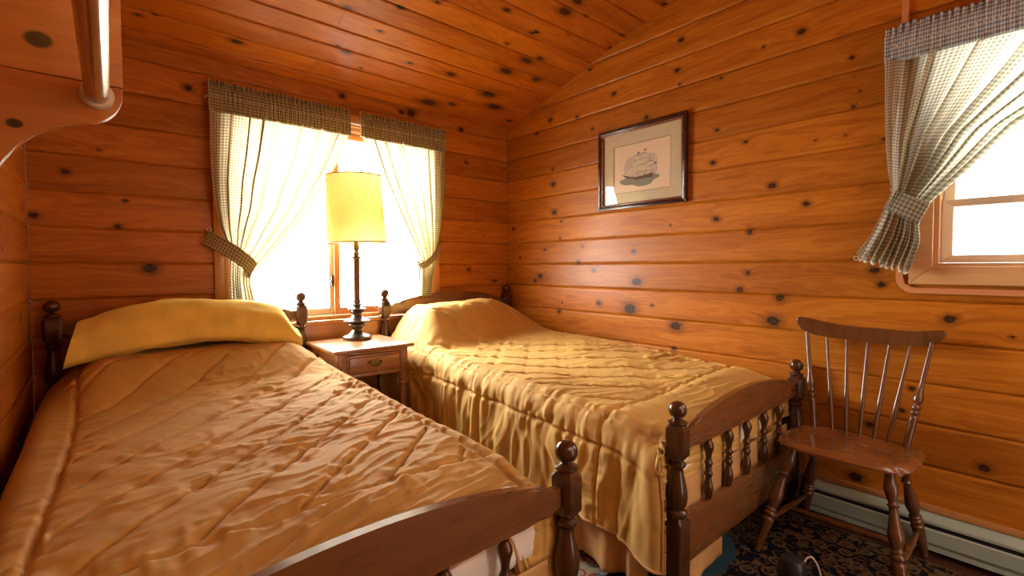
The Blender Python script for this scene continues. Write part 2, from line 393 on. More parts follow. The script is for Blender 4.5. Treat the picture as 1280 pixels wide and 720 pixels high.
def cfn(a, c, d):
    y = D-c/cs; z = EAVE+(c/cs)*TANS
    return (a, y-d*TANS/cs, z-d/cs)
def cfn2(a, c, d):
    y = 2*RIDGE-D+c/cs; z = EAVE+(c/cs)*TANS
    return (a, y+d*TANS/cs, z-d/cs)
ce = boards('ceiling', LX, RX, 0, sl, .087, .1385, cfn, M['ceil'], CK+knots_random(16, LX, 1.2, .9, 1.8, 9, 0, 0), None, 53, ks=1.7, extra_joint=[(0, .93), (3, .94), (1, 1.9), (4, .05), (2, 2.2), (6, 1.5)])
boards('ceiling_slope', LX, RX, 0, sl, .08, .1385, cfn2, M['ceil'], knots_random(30, LX, RX, .1, 1.8, 10, 0, 0), None, 57).name = 'ceiling.001'

# floor and rug
def mat_floor():
    s = NT('dark_board_floor'); co = s.objco(); sx = s.n('ShaderNodeSeparateXYZ'); s.l(co, sx.inputs[0])
    v = s.xyz(s.math('MULTIPLY', sx.outputs[0], 14.), s.math('MULTIPLY', sx.outputs[1], 1.), 0.)
    g = s.noise(v, 2., 4); s.pbr(s.ramp(g, [(.3, (.05, .02, .008)), (.7, (.10, .045, .018))]), .4); return s.m
def mat_rug():
    s = NT('persian_rug_pile'); co = s.objco(); sx = s.n('ShaderNodeSeparateXYZ'); s.l(co, sx.inputs[0]); x, y, z = sx.outputs
    # inner field is plain teal, ringed by rosettes, then a dark leafy ground
    rx = s.math('DIVIDE', s.math('SUBTRACT', x, .44), .27); ry = s.math('DIVIDE', s.math('SUBTRACT', y, .36), .18)
    wob = s.math('MULTIPLY', s.noise(co, 7., 1), .2)
    rad = s.math('ADD', s.math('SQRT', s.math('ADD', s.math('MULTIPLY', rx, rx), s.math('MULTIPLY', ry, ry))), wob)
    vo = s.n('ShaderNodeTexVoronoi', feature='F1'); s.l(co, vo.inputs['Vector']); vo.inputs['Scale'].default_value = 15.; vo.inputs['Randomness'].default_value = .55
    ve = s.n('ShaderNodeTexVoronoi', feature='DISTANCE_TO_EDGE'); s.l(co, ve.inputs['Vector']); ve.inputs['Scale'].default_value = 15.; ve.inputs['Randomness'].default_value = .55
    d = vo.outputs['Distance']
    ringm = s.math('MULTIPLY', s.math('GREATER_THAN', d, .26), s.math('LESS_THAN', d, .40))
    dot = s.math('LESS_THAN', d, .10)
    vines = s.math('LESS_THAN', s.math('ABSOLUTE', s.math('SUBTRACT', s.noise(co, 16., 2, .5, 1.2), .5)), .03)
    tan_ = s.math('MAXIMUM', s.math('MAXIMUM', ringm, dot), vines)
    cellc = s.ramp(s.noise(vo.outputs['Position'], 9., 0), [(.35, (.010, .016, .034)), (.5, (.008, .008, .010)), (.62, (.06, .012, .008)), (.7, (.012, .03, .05))])
    ground = s.mix(s.math('LESS_THAN', d, .30), (.006, .007, .012), cellc)
    dark = s.mix(s.math('MULTIPLY', tan_, .8), ground, (.15, .085, .03))
    light = s.mix(tan_, (.30, .28, .20), s.ramp(s.noise(co, 26., 1), [(.4, (.05, .10, .17)), (.6, (.30, .06, .04))]))
    teal = (.022, .062, .085)
    c = s.mix(s.math('LESS_THAN', rad, 1.), dark, teal)
    c = s.mix(s.math('GREATER_THAN', y, .47), c, light)
    p = s.noise(co, 420., 1)
    s.pbr(c, .95, 0, s.bump(p, .6, .004), Specular_IOR_Level=.1); return s.m
bm = bmesh.new(); box(bm, LX-.1, RX+.1, YF-.1, D+.1, -.06, 0)
tag(obj('floor', bm, mat_floor()), kind='structure')
bm = bmesh.new(); box(bm, .25, 2.36, -.55, 1.75, .0005, .010, .004)
rug = solo('area_rug', bm, mat_rug(), 'dark patterned rug with tan flowers and a teal field under the beds and chair', 'rug')

# trim strip, raceway, heater
bm = bmesh.new(); box(bm, RX-.022, RX-.0005, YF, .79, .162, .186, .004)
tag(obj('trim_1', bm, M['pineY'], None, 40), kind='structure')

def heater():
    y0, y1 = YF+.05, .760
    r = thing('baseboard_heater', 'long grey-green metal baseboard heater along the foot of the right wall', 'heater', (RX-.035, (y0+y1)/2, 0))
    X = RX-.0015
    fn = lambda a, b, d: (X-a, d, b)
    bm = bmesh.new(); prism(bm, [(0, .025), (.012, .025), (.012, .160), (0, .160)], y0, y1, fn); obj('back_plate', bm, M['heater'], r)
    bm = bmesh.new(); prism(bm, [(0, .146), (0, .160), (.020, .160), (.044, .150), (.057, .138), (.057, .128), (.053, .128), (.053, .136), (.042, .144), (.018, .152), (.004, .152)], y0, y1, fn); obj('top_cover', bm, M['heater'], r, 30)
    bm = bmesh.new(); prism(bm, [(.058, .113), (.064, .108), (.066, .060), (.058, .046), (.060, .028), (.054, .024), (.052, .045), (.060, .062), (.058, .105), (.054, .110)], y0, y1, fn); obj('front_panel', bm, M['heater'], r, 30)
    bm = bmesh.new(); box(bm, X-.048, X-.013, y0+.05, y1-.04, .07, .12)
    obj('fin_element', bm, M['black'], r)
    for ya, yb in ((y1-.012, y1), (y0, y0+.012)):
        bm = bmesh.new(); prism(bm, [(0, .022), (.064, .022), (.067, .06), (.065, .112), (.058, .138), (.044, .152), (.02, .1615), (0, .1615)], ya, yb, fn, .002); obj('end_cap', bm, M['heater'], r, 30)
heater()

def raceway():
    bm = bmesh.new(); w = .011; d = .012
    pts = [(.441, 2.50), (.441, 1.09)]
    for k in range(1, 10):
        a = k/9*pi/2; pts.append((.441-.05*(1-math.cos(a)), 1.09-.05*math.sin(a)))
    pts.append((YF+.02, 1.04))
    V = [Vector(p) for p in pts]; L, Rr = [], []
    for i in range(len(V)):
        t = (V[min(i+1, len(V)-1)]-V[max(i-1, 0)]).normalized(); n = Vector((-t.y, t.x))
        L.append(V[i]+n*w); Rr.append(V[i]-n*w)
    out = [(p.x, p.y) for p in L]+[(p.x, p.y) for p in reversed(Rr)]
    prism(bm, out, .0015, d, lambda a, b, dd: (RX-dd, a, b), .003)
    o = solo('cable_raceway', bm, M['raceway'], 'slim tan cable raceway bending round the lower corner of the right-hand window', 'cable cover', 40)
raceway()

# ------------------------------------------------------------------ windows
def frame_ring(bm, a0, a1, b0, b1, wa, wb, d0, d1, fn, bev=.003, mitre=True):
    o = [(a0, b0), (a1, b0), (a1, b1), (a0, b1)]; i = [(a0+wa, b0+wb), (a1-wa, b0+wb), (a1-wa, b1-wb), (a0+wa, b1-wb)]
    for k in range(4): prism(bm, [o[k], o[(k+1) % 4], i[(k+1) % 4], i[k]], d0, d1, fn, bev)
def window_one():
    x0, x1, z0, z1 = W1; fn = lambda a, b, d: (a, D-d, b)
    r = thing('window_1', 'two-pane wooden slider window behind the lamp', 'window', ((x0+x1)/2, D, z0)); del r['category']; del r['label']; r['kind'] = 'structure'
    bm = bmesh.new()
    for a, b in ((x0-.070, x0), (x1, x1+.070)): box(bm, a, b, D-.020, D-.0005, z0-.01, z1+.001, .004)
    box(bm, x0-.07, x1+.07, D-.021, D-.0005, z1, z1+.075, .004)
    obj('casing', bm, M['pine'], r, 40)
    bm = bmesh.new(); frame_ring(bm, x0-.001, x1+.001, z0-.001, z1+.001, .020, .020, -.125, .0, fn, 0); obj('jamb', bm, M['pine'], r)
    bm = bmesh.new(); box(bm, x0-.085, x1+.085, D-.045, D+.02, z0-.028, z0-.002, .005); obj('sill', bm, M['pineX'], r, 40)
    bm = bmesh.new(); box(bm, x0-.07, x1+.07, D-.02, D-.0005, z0-.14, z0-.028, .003); obj('apron', bm, M['pineX'], r, 40)
    xm = 1.128
    for i, (a, b, d, m) in enumerate(((x0+.019, xm-.006, -.085, M['white']), (xm-.018, x1-.019, -.060, M['pine']))):  # left sash is wood too; its white colour paints in the window glare
        bm = bmesh.new(); frame_ring(bm, a, b, z0+.02, z1-.02, .036, .042, d-.028, d, fn, .003); s = obj('sash', bm, m, r, 40)
        bm = bmesh.new(); box(bm, a+.03, b-.03, D-d+.012, D-d+.016, z0+.055, z1-.055); g = obj('glass_pane', bm, M['glass'], r)
    bm = bmesh.new(); box(bm, xm-.034, xm-.018, D+.068, D+.086, 1.02, 1.09, .004); box(bm, xm-.043, xm-.03, D+.06, D+.078, 1.045, 1.058, .003)
    obj('latch', bm, M['blackplastic'], r, 40)
window_one()
def window_two():
    y0, y1, z0, z1 = W2; fn = lambda a, b, d: (RX-d, a, b)
    r = thing('window_2', 'sash', 'window', (RX, (y0+y1)/2, z0)); del r['category']; del r['label']; r['kind'] = 'structure'
    bm = bmesh.new(); frame_ring(bm, y0-.072, y1+.072, z0-.072, z1+.072, .072, .072, .0005, .020, fn, .004)
    obj('casing', bm, M['paleY'], r, 40)
    bm = bmesh.new(); frame_ring(bm, y0-.001, y1+.001, z0-.001, z1+.001, .016, .014, -.125, .0, fn, 0); obj('jamb', bm, M['pale'], r)
    zm = 1.40
    for a, b, d in ((z0+.014, zm, -.05), (zm-.03, z1-.014, -.082)):
        bm = bmesh.new(); frame_ring(bm, y0+.016, y1-.016, a, b, .034, .030, d-.026, d, fn, .003); obj('sash', bm, M['white'], r, 40)  # white colour stands in for the overexposed daylight on these sashes
        bm = bmesh.new(); box(bm, RX-d+.011, RX-d+.015, y0+.04, y1-.04, a+.025, b-.025); obj('glass_pane', bm, M['glass'], r)
window_two()

# ------------------------------------------------------------------ curtains
def rows_interp(rows, n):
    R = np.array(rows, float); k = len(R)
    # parameter by mid-line length
    mid = np.stack([(R[:, 0]+R[:, 2])/2, (R[:, 1]+R[:, 3])/2], -1); s = np.concatenate([[0], np.cumsum(np.linalg.norm(np.diff(mid, axis=0), axis=1)+.01)])
    t = np.linspace(0, s[-1], n); out = np.stack([np.interp(t, s, R[:, c]) for c in range(R.shape[1])], -1)
    ker = np.array([1, 2, 3, 2, 1.])/9
    for c in range(out.shape[1]):
        e = np.concatenate([[2*out[0, c]-out[2, c], 2*out[0, c]-out[1, c]], out[:, c], [2*out[-1, c]-out[-2, c], 2*out[-1, c]-out[-3, c]]])
        out[:, c] = np.convolve(e, ker, 'valid')
    return out, t
def curtain(rows, nf, clothw, fn, seed, name, mat, parent, n=110, m=260, tailjag=0.):
    """rows: (eL, zL, eR, zR, amp, offset)"""
    R, t = rows_interp(rows, n); u = np.linspace(0, 1, m)
    rng = np.random.RandomState(seed)
    ph = np.cumsum(np.interp(u, np.linspace(0, 1, 14), rng.uniform(.55, 1.5, 14))); ph = ph/ph[-1]*nf*2*pi
    U, T = np.meshgrid(u, t)
    amp = R[:, 4][:, None]*(0.55+.45*np.interp(u, np.linspace(0, 1, 9), rng.uniform(.5, 1.6, 9)))[None, :]
    w = np.sin(ph[None, :]+.5*vnoise(U*5, T*4, seed))
    w = np.sign(w)*np.abs(w)**.8
    w = w+.35*np.sin(2.3*ph[None, :]+1+vnoise(U*6, T*3, seed+1))
    d = R[:, 5][:, None]+amp*1.35*w
    g = U+1.3/nf/2/pi*np.cos(ph)[None, :]*np.clip(np.minimum(U, 1-U)*12, 0, 1)
    e = R[:, 0][:, None]+(R[:, 2]-R[:, 0])[:, None]*g
    z = R[:, 1][:, None]+(R[:, 3]-R[:, 1])[:, None]*U
    if tailjag: z = z+np.clip((T-t[-1]*.9)/(t[-1]*.1), 0, 1)*tailjag*np.cos(ph)[None, :]*.5
    P = np.stack(fn(e, z, d), -1)
    uv = np.stack([U*clothw, T*1.0], -1)
    o = obj(name, grid_mesh(name, P, uv), mat, parent)
    for p in o.data.polygons: p.use_smooth = True
    return o
def header(e0, e1, z0, z1, zr, nf, fn, seed, mat, parent, off=.03, ga=1.):
    """rod pocket with a frill above it"""
    n, m = 26, 420; u = np.linspace(0, 1, m); v = np.linspace(0, 1, n); U, V = np.meshgrid(u, v)
    z = z0+(z1-z0)*V
    w = np.sin(U*nf*2*pi+.8*vnoise(U*40, V*2, seed)); w2 = np.sin(U*nf*3.7*pi+2*vnoise(U*30, V*2, seed+2))
    pocket = np.clip(np.minimum((z-z0)/.01, (zr-z)/.012), 0, 1); top = np.clip((z-zr)/(z1-zr), 0, 1)
    w, w2 = w*ga, w2*ga
    d = off+.0025*w+.0025*w2+.010*pocket+top*(.006*w+.007*w2)
    z = z+top*(.007*vnoise(U*55, V*0, seed+5)+.003*w)
    P = np.stack(fn(e0+(e1-e0)*U, z, d), -1); uv = np.stack([U*abs(e1-e0)*2.1, V*(z1-z0)], -1)
    o = obj('rod_pocket', grid_mesh('rod_pocket', P, uv), mat, parent)
    for p in o.data.polygons: p.use_smooth = True
    md = o.modifiers.new('s', 'SOLIDIFY'); md.thickness = .002
    return o
def strap(path, width, tilt, fn, mat, parent, seed=0):
    """flat tieback: path of (e, z, d) centre points, width across"""
    P = np.array(path, float); k = len(P); t = np.linspace(0, k-1, 60)
    c = np.stack([np.interp(t, np.arange(k), P[:, i]) for i in range(3)], -1)
    ker = np.ones(7)/7
    for i in range(3):
        e = np.concatenate([np.full(3, c[0, i]), c[:, i], np.full(3, c[-1, i])]); c[:, i] = np.convolve(e, ker, 'valid')
    dz = np.gradient(c[:, :2], axis=0); nrm = np.stack([-dz[:, 1], dz[:, 0]], -1); L = np.linalg.norm(nrm, axis=1, keepdims=True)+1e-6
    # keep width direction steady
    nrm = np.tile(np.array(tilt)/np.linalg.norm(tilt), (60, 1))
    v = np.linspace(-.5, .5, 10)
    e = c[:, 0][:, None]+nrm[:, 0][:, None]*v*width; z = c[:, 1][:, None]+nrm[:, 1][:, None]*v*width
    d = c[:, 2][:, None]+.002*np.cos(v*pi)[None, :]
    A = np.stack(fn(e, z, d), -1); s = np.concatenate([[0], np.cumsum(np.linalg.norm(np.diff(c, axis=0), axis=1))])
    uv = np.stack([np.repeat(s[:, None], 10, 1), np.repeat(v[None, :]*width, 60, 0)], -1)
    o = obj('tieback', grid_mesh('tieback', A, uv), mat, parent)
    for p in o.data.polygons: p.use_smooth = True
    md = o.modifiers.new('s', 'SOLIDIFY'); md.thickness = .003
    return o
def ring(p, r, fn_axis, parent, name='tieback_ring'):
    bm = bmesh.new(); pts = []
    for k in range(14):
        a = 2*pi*k/14; pts.append((p[0]+fn_axis[0]*math.cos(a)*r, p[1]+fn_axis[1]*math.cos(a)*r, p[2]+math.sin(a)*r))
    tube(bm, pts, .0018, 6, True); obj(name, bm, M['white'], parent, 60)
fb = lambda e, z, d: (e, D-.03-d, z)
fr = lambda e, z, d: (RX-.03-d, e, z)
# left panel of the back window
r = thing('gingham_curtain', 'green gingham curtain tied back left of the lamp, hanging above the left bed', 'curtain', (.80, D-.06, .92))
curtain([(.434, 1.965, 1.172, 1.965, .010, .03), (.431, 1.75, 1.085, 1.764, .014, .035), (.434, 1.60, .99, 1.60, .017, .035), (.447, 1.46, .913, 1.463, .018, .04), (.468, 1.36, .79, 1.31, .016, .042), (.50, 1.27, .668, 1.165, .010, .045), (.512, 1.20, .612, 1.11, .009, .045), (.508, 1.10, .608, 1.04, .012, .043), (.508, .94, .635, .92, .018, .04)], 8, 1.7, fb, 3, 'curtain_panel', M['gingham'], r)
header(.430, 1.176, 1.952, 2.108, 2.080, 34, fb, 5, M['gingham_h'], r)
strap([(.402, 1.300, .005), (.46, 1.265, .052), (.53, 1.215, .072), (.59, 1.165, .070), (.622, 1.13, .050), (.622, 1.12, .02), (.58, 1.14, .004)], .078, (.45, .9), fb, M['gingham_h'], r)
ring(fb(.427, 1.340, .0), .010, (1, 0), r)
# right panel
r = thing('gingham_curtain', 'green gingham curtain tied back right of the lamp, over the head of the right bed', 'curtain', (1.55, D-.06, .92))
curtain([(1.246, 1.97, 1.866, 1.97, .010, .03), (1.336, 1.748, 1.852, 1.73, .013, .035), (1.455, 1.518, 1.832, 1.52, .014, .037), (1.56, 1.34, 1.806, 1.36, .012, .04), (1.645, 1.185, 1.775, 1.26, .009, .045), (1.655, 1.13, 1.770, 1.19, .009, .045), (1.652, 1.05, 1.735, 1.06, .012, .043), (1.648, .945, 1.725, .94, .016, .04)], 7, 1.6, fb, 8, 'curtain_panel', M['gingham'], r)
header(1.240, 1.870, 1.955, 2.108, 2.080, 28, fb, 15, M['gingham_h'], r)
strap([(1.820, 1.318, .005), (1.79, 1.262, .052), (1.74, 1.205, .070), (1.68, 1.160, .068), (1.640, 1.145, .045), (1.64, 1.15, .02), (1.69, 1.18, .004)], .042, (-.5, .85), fb, M['gingham_h'], r)
ring(fb(1.815, 1.335, .0), .010, (1, 0), r)
# right-hand window
r = thing('gingham_curtain', 'blue-grey gingham curtain tied back at the right-hand window above the chair', 'curtain', (RX-.06, .1, 1.11))
curtain([(.491, 1.972, -.47, 1.972, .010, .03), (.488, 1.80, -.20, 1.80, .015, .035), (.479, 1.62, .09, 1.64, .018, .04), (.470, 1.52, .212, 1.511, .018, .042), (.456, 1.44, .338, 1.385, .010, .046), (.480, 1.37, .372, 1.305, .008, .046), (.515, 1.28, .366, 1.235, .016, .045), (.570, 1.178, .395, 1.115, .014, .045)], 8, 1.8, fr, 21, 'curtain_panel', M['gingham_b'], r, tailjag=.03)
header(.493, -.48, 1.955, 2.096, 2.068, 47, fr, 25, M['gingham_hb'], r, .03, .55)
strap([(.478, 1.412, .004), (.455, 1.402, .055), (.42, 1.380, .072), (.385, 1.358, .070), (.358, 1.338, .045), (.365, 1.335, .012)], .082, (-.42, .9), fr, M['gingham_b'], r)
ring(fr(.462, 1.452, .0), .009, (0, 1), r)
ring(fr(.578, 1.172, .03), .008, (0, 1), r)
# rods
for nm, a, b, lab in (('curtain_rod', (.425, D-.066, 2.03), (1.875, D-.066, 2.03), 'white curtain rod threaded through the two green gingham curtains over the back window'), ('curtain_rod', (RX-.066, .487, 2.015), (RX-.066, -.60, 2.015), 'white curtain rod threaded through the blue-grey gingham curtain at the right-hand window')):
    bm = bmesh.new(); a, b = Vector(a), Vector(b)
    back = Vector((0, .064, 0)) if abs(a.y-b.y) < .01 else Vector((.064, 0, 0))
    tube(bm, [a+back, a+back*.3, a+(b-a)*.006, b-(b-a)*.006, b+back*.3, b+back], .006, 10)
    solo(nm, bm, M['white'], lab, 'curtain rod', 50)

# ------------------------------------------------------------------ twin beds
def post_bm(head, x, y):
    bm = bmesh.new(); dz = .293 if head else 0.
    Mx = Matrix.Translation((x, y, 0)); s = .032
    ball = [(.0006, .706+dz)]
    for k in range(1, 9):
        a = pi*k/9.6; ball.append((.029*math.sin(a), .677+.029*math.cos(a)+dz))
    prof = ball[::-1]
    prof = [(.024, .630+dz), (.030, .636+dz), (.030, .640+dz), (.020, .645+dz), (.013, .649+dz)]+prof
    lathe(bm, prof, 24, Mx, 2)
    # eight-sided block with chamfered shoulders
    def block(z0, z1, w, ch):
        o = lambda q: [(-q, -q+ch), (-q+ch, -q), (q-ch, -q), (q, -q+ch), (q, q-ch), (q-ch, q), (-q+ch, q), (-q, q-ch)]
        t = bmesh.new(); prev = None
        for z, q in ((z0, w-.010), (z0+.016, w), (z1-.016, w), (z1, w-.010)):
            rg = [t.verts.new((a, b, z)) for a, b in o(q)]
            if prev:
                for k in range(8): t.faces.new((prev[k], prev[(k+1) % 8], rg[(k+1) % 8], rg[k]))
            else: t.faces.new(rg[::-1])
            prev = rg
        t.faces.new(prev); merge(bm, t, Mx)
    block(.518+dz, .632+dz, s, .011)
    b = .335 if not head else .60
    if head:
        lathe(bm, [(.029, .595), (.031, .603), (.031, .612), (.024, .618), (.030, .640), (.0335, .672), (.030, .71), (.022, .755), (.019, .778), (.022, .785), (.027, .790), (.027, .798), (.020, .803), (.022, .812)], 24, Mx, 3)
        block(.02, .597, s, .004)
    else:
        lathe(bm, [(.029, .33), (.032, .338), (.032, .348), (.024, .354), (.030, .372), (.0335, .395), (.030, .43), (.022, .465), (.019, .486), (.022, .492), (.027, .497), (.027, .505), (.020, .510), (.022, .520)], 24, Mx, 3)
        block(.10, .332, s, .004)
        lathe(bm, [(.018, 0), (.024, .02), (.028, .05), (.025, .085), (.026, .103)], 20, Mx, 3)
    return bm
def rail_outline(x0, x1, lo, end, peak):
    c = (x0+x1)/2; h = (x1-x0)/2; top = []
    for k in range(61):
        x = x0+(x1-x0)*k/60; t = abs(x-c)/h
        if t > .90: z = end
        elif t > .78: z = end+(peak-.045-end)*float(sm((.90-t)/.12))
        else: z = peak-.045*(t/.78)**2
        top.append((x, z))
    bot = []
    for k in range(25):
        x = x0+(x1-x0)*k/24; t = abs(x-c)/h
        bot.append((x, lo-.016*0 + (.010 if t > .90 else 0)))
    return bot+top[::-1]
SP = (.209, .364, .519, .683, .843)
W = 1.045
def make_bed(label):
    r = thing('twin_bed', label, 'bed', (0, 0, 0))
    for y, head in ((0, False), (2.10, True)):
        dz = .293 if head else 0.
        for x in (0, W): obj('bed_post', post_bm(head, x, y), M['bedZ'], r, 35)
        bm = bmesh.new(); prism(bm, rail_outline(.024, W-.024, .537+dz, .598+dz, .672+dz), y-.011, y+.011, lambda a, b, d: (a, d, b), .008, 3)
        obj('head_rail' if head else 'foot_rail', bm, M['bedX'], r, 35)
        bm = bmesh.new(); z0, z1 = (.28, .55) if head else (.155, .318)
        out = [(.024, z0), (W-.024, z0), (W-.024, z1), (.024, z1)]
        prism(bm, out, y-.012, y+.012, lambda a, b, d: (a, d, b), .004); obj('lower_rail', bm, M['bedX'], r, 35)
        sp = [(.009, 0), (.012, .03), (.015, .12), (.017, .20), (.012, .30), (.010, .36), (.014, .40), (.014, .43), (.010, .47), (.012, .50), (.010, .53), (.014, .57), (.014, .60), (.010, .64), (.012, .74), (.018, .84), (.015, .90), (.009, .95), (.011, .97), (.009, 1)]
        for x in SP:
            bm = bmesh.new(); lathe_between(bm, (x, y, z1-.002), (x, y, .540+dz), sp, 16, 3); obj('spindle', bm, M['bedZ'], r, 50)
    for x in (.0, W):
        bm = bmesh.new(); box(bm, x-.013, x+.013, .028, 2.07, .20, .345, .004); obj('side_rail', bm, M['bedY'], r, 40)
    return r
bedL = make_bed('dark turned-post wooden twin bed on the left with the yellow blanket, footboard nearest the camera')
BLX, BRX, FY = -.175, 1.395, .803
bedL.location = (BLX, FY, 0)
bedR = copy_tree(bedL); bedR.location = (BRX, FY, 0)
bedR['label'] = 'dark turned-post wooden twin bed on the right against the picture wall, beside the chair'
bedL['group'] = bedR['group'] = 'twin beds'

def soft_box(x0, x1, y0, y1, z0, z1, r):
    bm = bmesh.new(); box(bm, x0, x1, y0, y1, z0, z1, r, 4); return bm
for nm, bx, lab in (('left', BLX, 'left'), ('right', BRX, 'right')):
    x0, x1 = bx+.035, bx+W-.035
    m = thing('mattress', 'white-sheeted mattress under the gold comforter of the %s bed' % ('left' if nm == 'left' else 'right-hand'), 'mattress', ((x0+x1)/2, 1.85, .22))
    obj('box_spring', soft_box(x0, x1, FY+.028, 2.86, .215, .40, .02), M['skirt'], m, 50)
    obj('fitted_sheet', soft_box(x0+.005, x1-.005, FY+.03, 2.855, .402, .572, .05), M['sheet'], m, 60)

# ------------------------------------------------------------------ comforters
def comforter(name, label, xl, xr, yf, yh, topf, dl, dr, dff, seams_y, diag, seed, rl=.07, lobe=None, edge_x=(.0, .0), rf=.06, hot=(), flare_=.012, gs=1.):
    """quilt draped on a bed. xl/xr: outer faces of the hanging sides; dl/dr: hang lengths; dff(x): hang at the foot"""
    st = .0052
    r_ = rl
    S = np.arange(-dl, (xr-xl)+dr+st, st); T = np.linspace(-.42, yh-yf, int((yh-yf+.42)/.0056))
    Wd = xr-xl
    # across: arc over both edges, measured so that s=0 and s=Wd sit on the rounded shoulders
    def fold(s, Wd, ra, rb):
        x = np.empty_like(s); dr_ = np.empty_like(s)
        q = pi/2*ra
        a = s < ra
        u = np.clip((ra-s)/q, 0, 1)*pi/2
        x = np.where(a, ra-ra*np.sin(u), s); dr_ = np.where(a, ra-ra*np.cos(u), 0)
        ext = np.maximum((ra-s)-q, 0); dr_ = dr_+ext
        if rb:
            b = s > Wd-rb; q2 = pi/2*rb; u2 = np.clip((s-(Wd-rb))/q2, 0, 1)*pi/2
            x = np.where(b, Wd-rb+rb*np.sin(u2), x); dr_ = np.where(b, rb-rb*np.cos(u2)+np.maximum((s-(Wd-rb))-q2, 0), dr_)
        return x, dr_
    xs, ds = fold(S, Wd, r_, r_)
    ys, dt = fold(T, yh-yf, rf, 0)
    # foot hang is per column; scale the t<0 part to the wanted length
    X = xl+np.repeat(xs[:, None], len(T), 1); Y = yf+np.repeat(ys[None, :], len(S), 0)
    Sg, Tg = np.meshgrid(S, T, indexing='ij')
    DS = np.repeat(ds[:, None], len(T), 1); DT = np.repeat(dt[None, :], len(S), 0)
    hang = dff(np.clip(X, xl, xr)); DTs = DT*(hang/dt.max())[:, :]
    z0 = topf(X, Y)
    side = sm(DS/.10)                     # how far down a side we are
    # cloth metric coordinates for pattern
    xc = xl+Sg; yc = yf+Tg
    puff = np.zeros_like(X); rip = np.zeros_like(X)
    def seam(dist, along, amp=1., rw=.05):
        nonlocal puff, rip
        a = np.abs(dist)
        puff = puff-amp*(.0115*np.exp(-(a/.0075)**2)+.006*np.exp(-(a/.045)))
        n = vnoise(along*34, dist*9, seed+3)+.6*vnoise(along*62, dist*14, seed+4)
        rip = rip+amp*.0075*n*np.exp(-(a/rw)**1.3)*(1-np.exp(-(a/.006)**2))
    for k, (s0, amp, kk) in enumerate(edge_x): seam(Sg-s0-kk*np.minimum(yc-1.9, 0), yc, amp, .06)
    for y0 in seams_y: seam(yc-y0, xc, .9, .05)
    sg, c0, per, (xa, xb, ya, yb) = diag
    q = (yc-sg*xc-c0)/per; dq = (q-np.round(q))*per/math.sqrt(2)
    inside = sm((xc-xa)/.01)*sm((xb-xc)/.01)*sm((yc-ya)/.01)
    a = np.abs(dq); al = (xc+sg*yc)/math.sqrt(2)
    puff = puff-inside*(.0125*np.exp(-(a/.0065)**2)+.005*np.exp(-a/.04))
    rip = rip+inside*.0055*(vnoise(al*30, dq*10, seed+7)+.5*vnoise(al*55, dq*16, seed+8))*np.exp(-(a/.045)**1.2)*(1-np.exp(-(a/.006)**2))
    # broad creases, mostly running across the bed with a slight slant
    wx = xc+.35*vnoise(xc*3, yc*3, seed+9); wy = yc-.28*sg*xc+.05*vnoise(xc*5, yc*4, seed+10)
    cre = 1-np.abs(vnoise(wx*4.2, wy*21, seed+11)); cre = cre**4
    cre2 = 1-np.abs(vnoise(wx*8, wy*42+5, seed+12)); cre2 = cre2**3
    patch = np.clip(.55+.8*vnoise(xc*2.6, yc*2.2, seed+13), 0, 1.2)
    for hx, hy, hr in hot: patch = patch+.6*np.exp(-((xc-hx)/hr)**2-((yc-hy)/hr)**2)
    crease = (.0066*cre+.0040*cre2)*patch
    soft = .006*vnoise(xc*4, yc*4, seed+14)
    hgt = puff+rip+crease+soft
    # gathers on the hanging sides
    gy = .013*vnoise(Y*19+3*vnoise(Y*3, DS*3, seed), DS*3, seed+20)+.008*vnoise(Y*42+2*vnoise(Y*5, DS*6, seed+30), DS*7, seed+21)
    gx = .009*vnoise(X*17, DT*3, seed+22)
    footside = sm(DT/.08)
    calm = 1-.85*sm((yf+.12-Y)/.10)*(lobe is not None)
    gy = gy*calm*gs
    zz = z0-np.maximum(DS, DTs)-.35*np.minimum(DS, DTs)*0
    left = Sg < Wd/2
    out = np.where(left, -1., 1.)
    flare = flare_*sm(DS/.25)
    X = X+out*side*(hgt*.9*calm+gy*sm(DS/.12)+flare)
    Y = Y-footside*(1-side)*(hgt*.7+gx)
    zz = zz+hgt*(1-side)*(1-footside)
    # corner: the spare cloth turns in behind the post
    if lobe:
        lw, bulge, drop = lobe
        k = sm((yf+.13-Y)/.13)*side*np.where(left, 1., 0.) if lw < 0 else sm((yf+.13-Y)/.13)*side*np.where(left, 0., 1.)
        ang = np.clip((yf+.12-Y)/.12, 0, 1)
        X = X+out*k*bulge*np.sin(np.clip(ang, 0, 1)*pi*.85)
        # extra hang
        zz = zz-drop*k*sm(DS/.3)*np.sin(np.clip(ang*.9+.1, 0, 1)*pi)**.7
        Y = Y-.030*k*sm(DS/.22)
    P = np.stack([X, Y, zz], -1)
    # drop the doubled patch below both hems at the corners
    keep = ~((DS[:-1, :-1] > .04) & (DT[:-1, :-1] > .10))
    o = obj(name, grid_mesh(name, P, None, keep), M['comforter'])
    for p in o.data.polygons: p.use_smooth = True
    bmx = bmesh.new(); bmx.from_mesh(o.data)
    bmesh.ops.delete(bmx, geom=[v for v in bmx.verts if not v.link_faces], context='VERTS'); bmx.to_mesh(o.data); bmx.free()
    recentre(o); tag(o, label, 'comforter')
    md = o.modifiers.new('s', 'SOLIDIFY'); md.thickness = .012; md.offset = -1
    return o, P, S, T, DS, DT
def topR(x, y):
    base = .612+.055*sm((y-.8)/1.6)+.030*sm((x-1.6)/.8)
    pil = .235*sm((x-1.36)/.17)*sm((2.62-x)/.62)*sm((y-2.28-.10*sm((x-1.7)/.5))/.26)*(1-.35*sm((y-2.70)/.2))
    dip = -.035*sm((1.05-y)/.22)
    return base+pil+dip
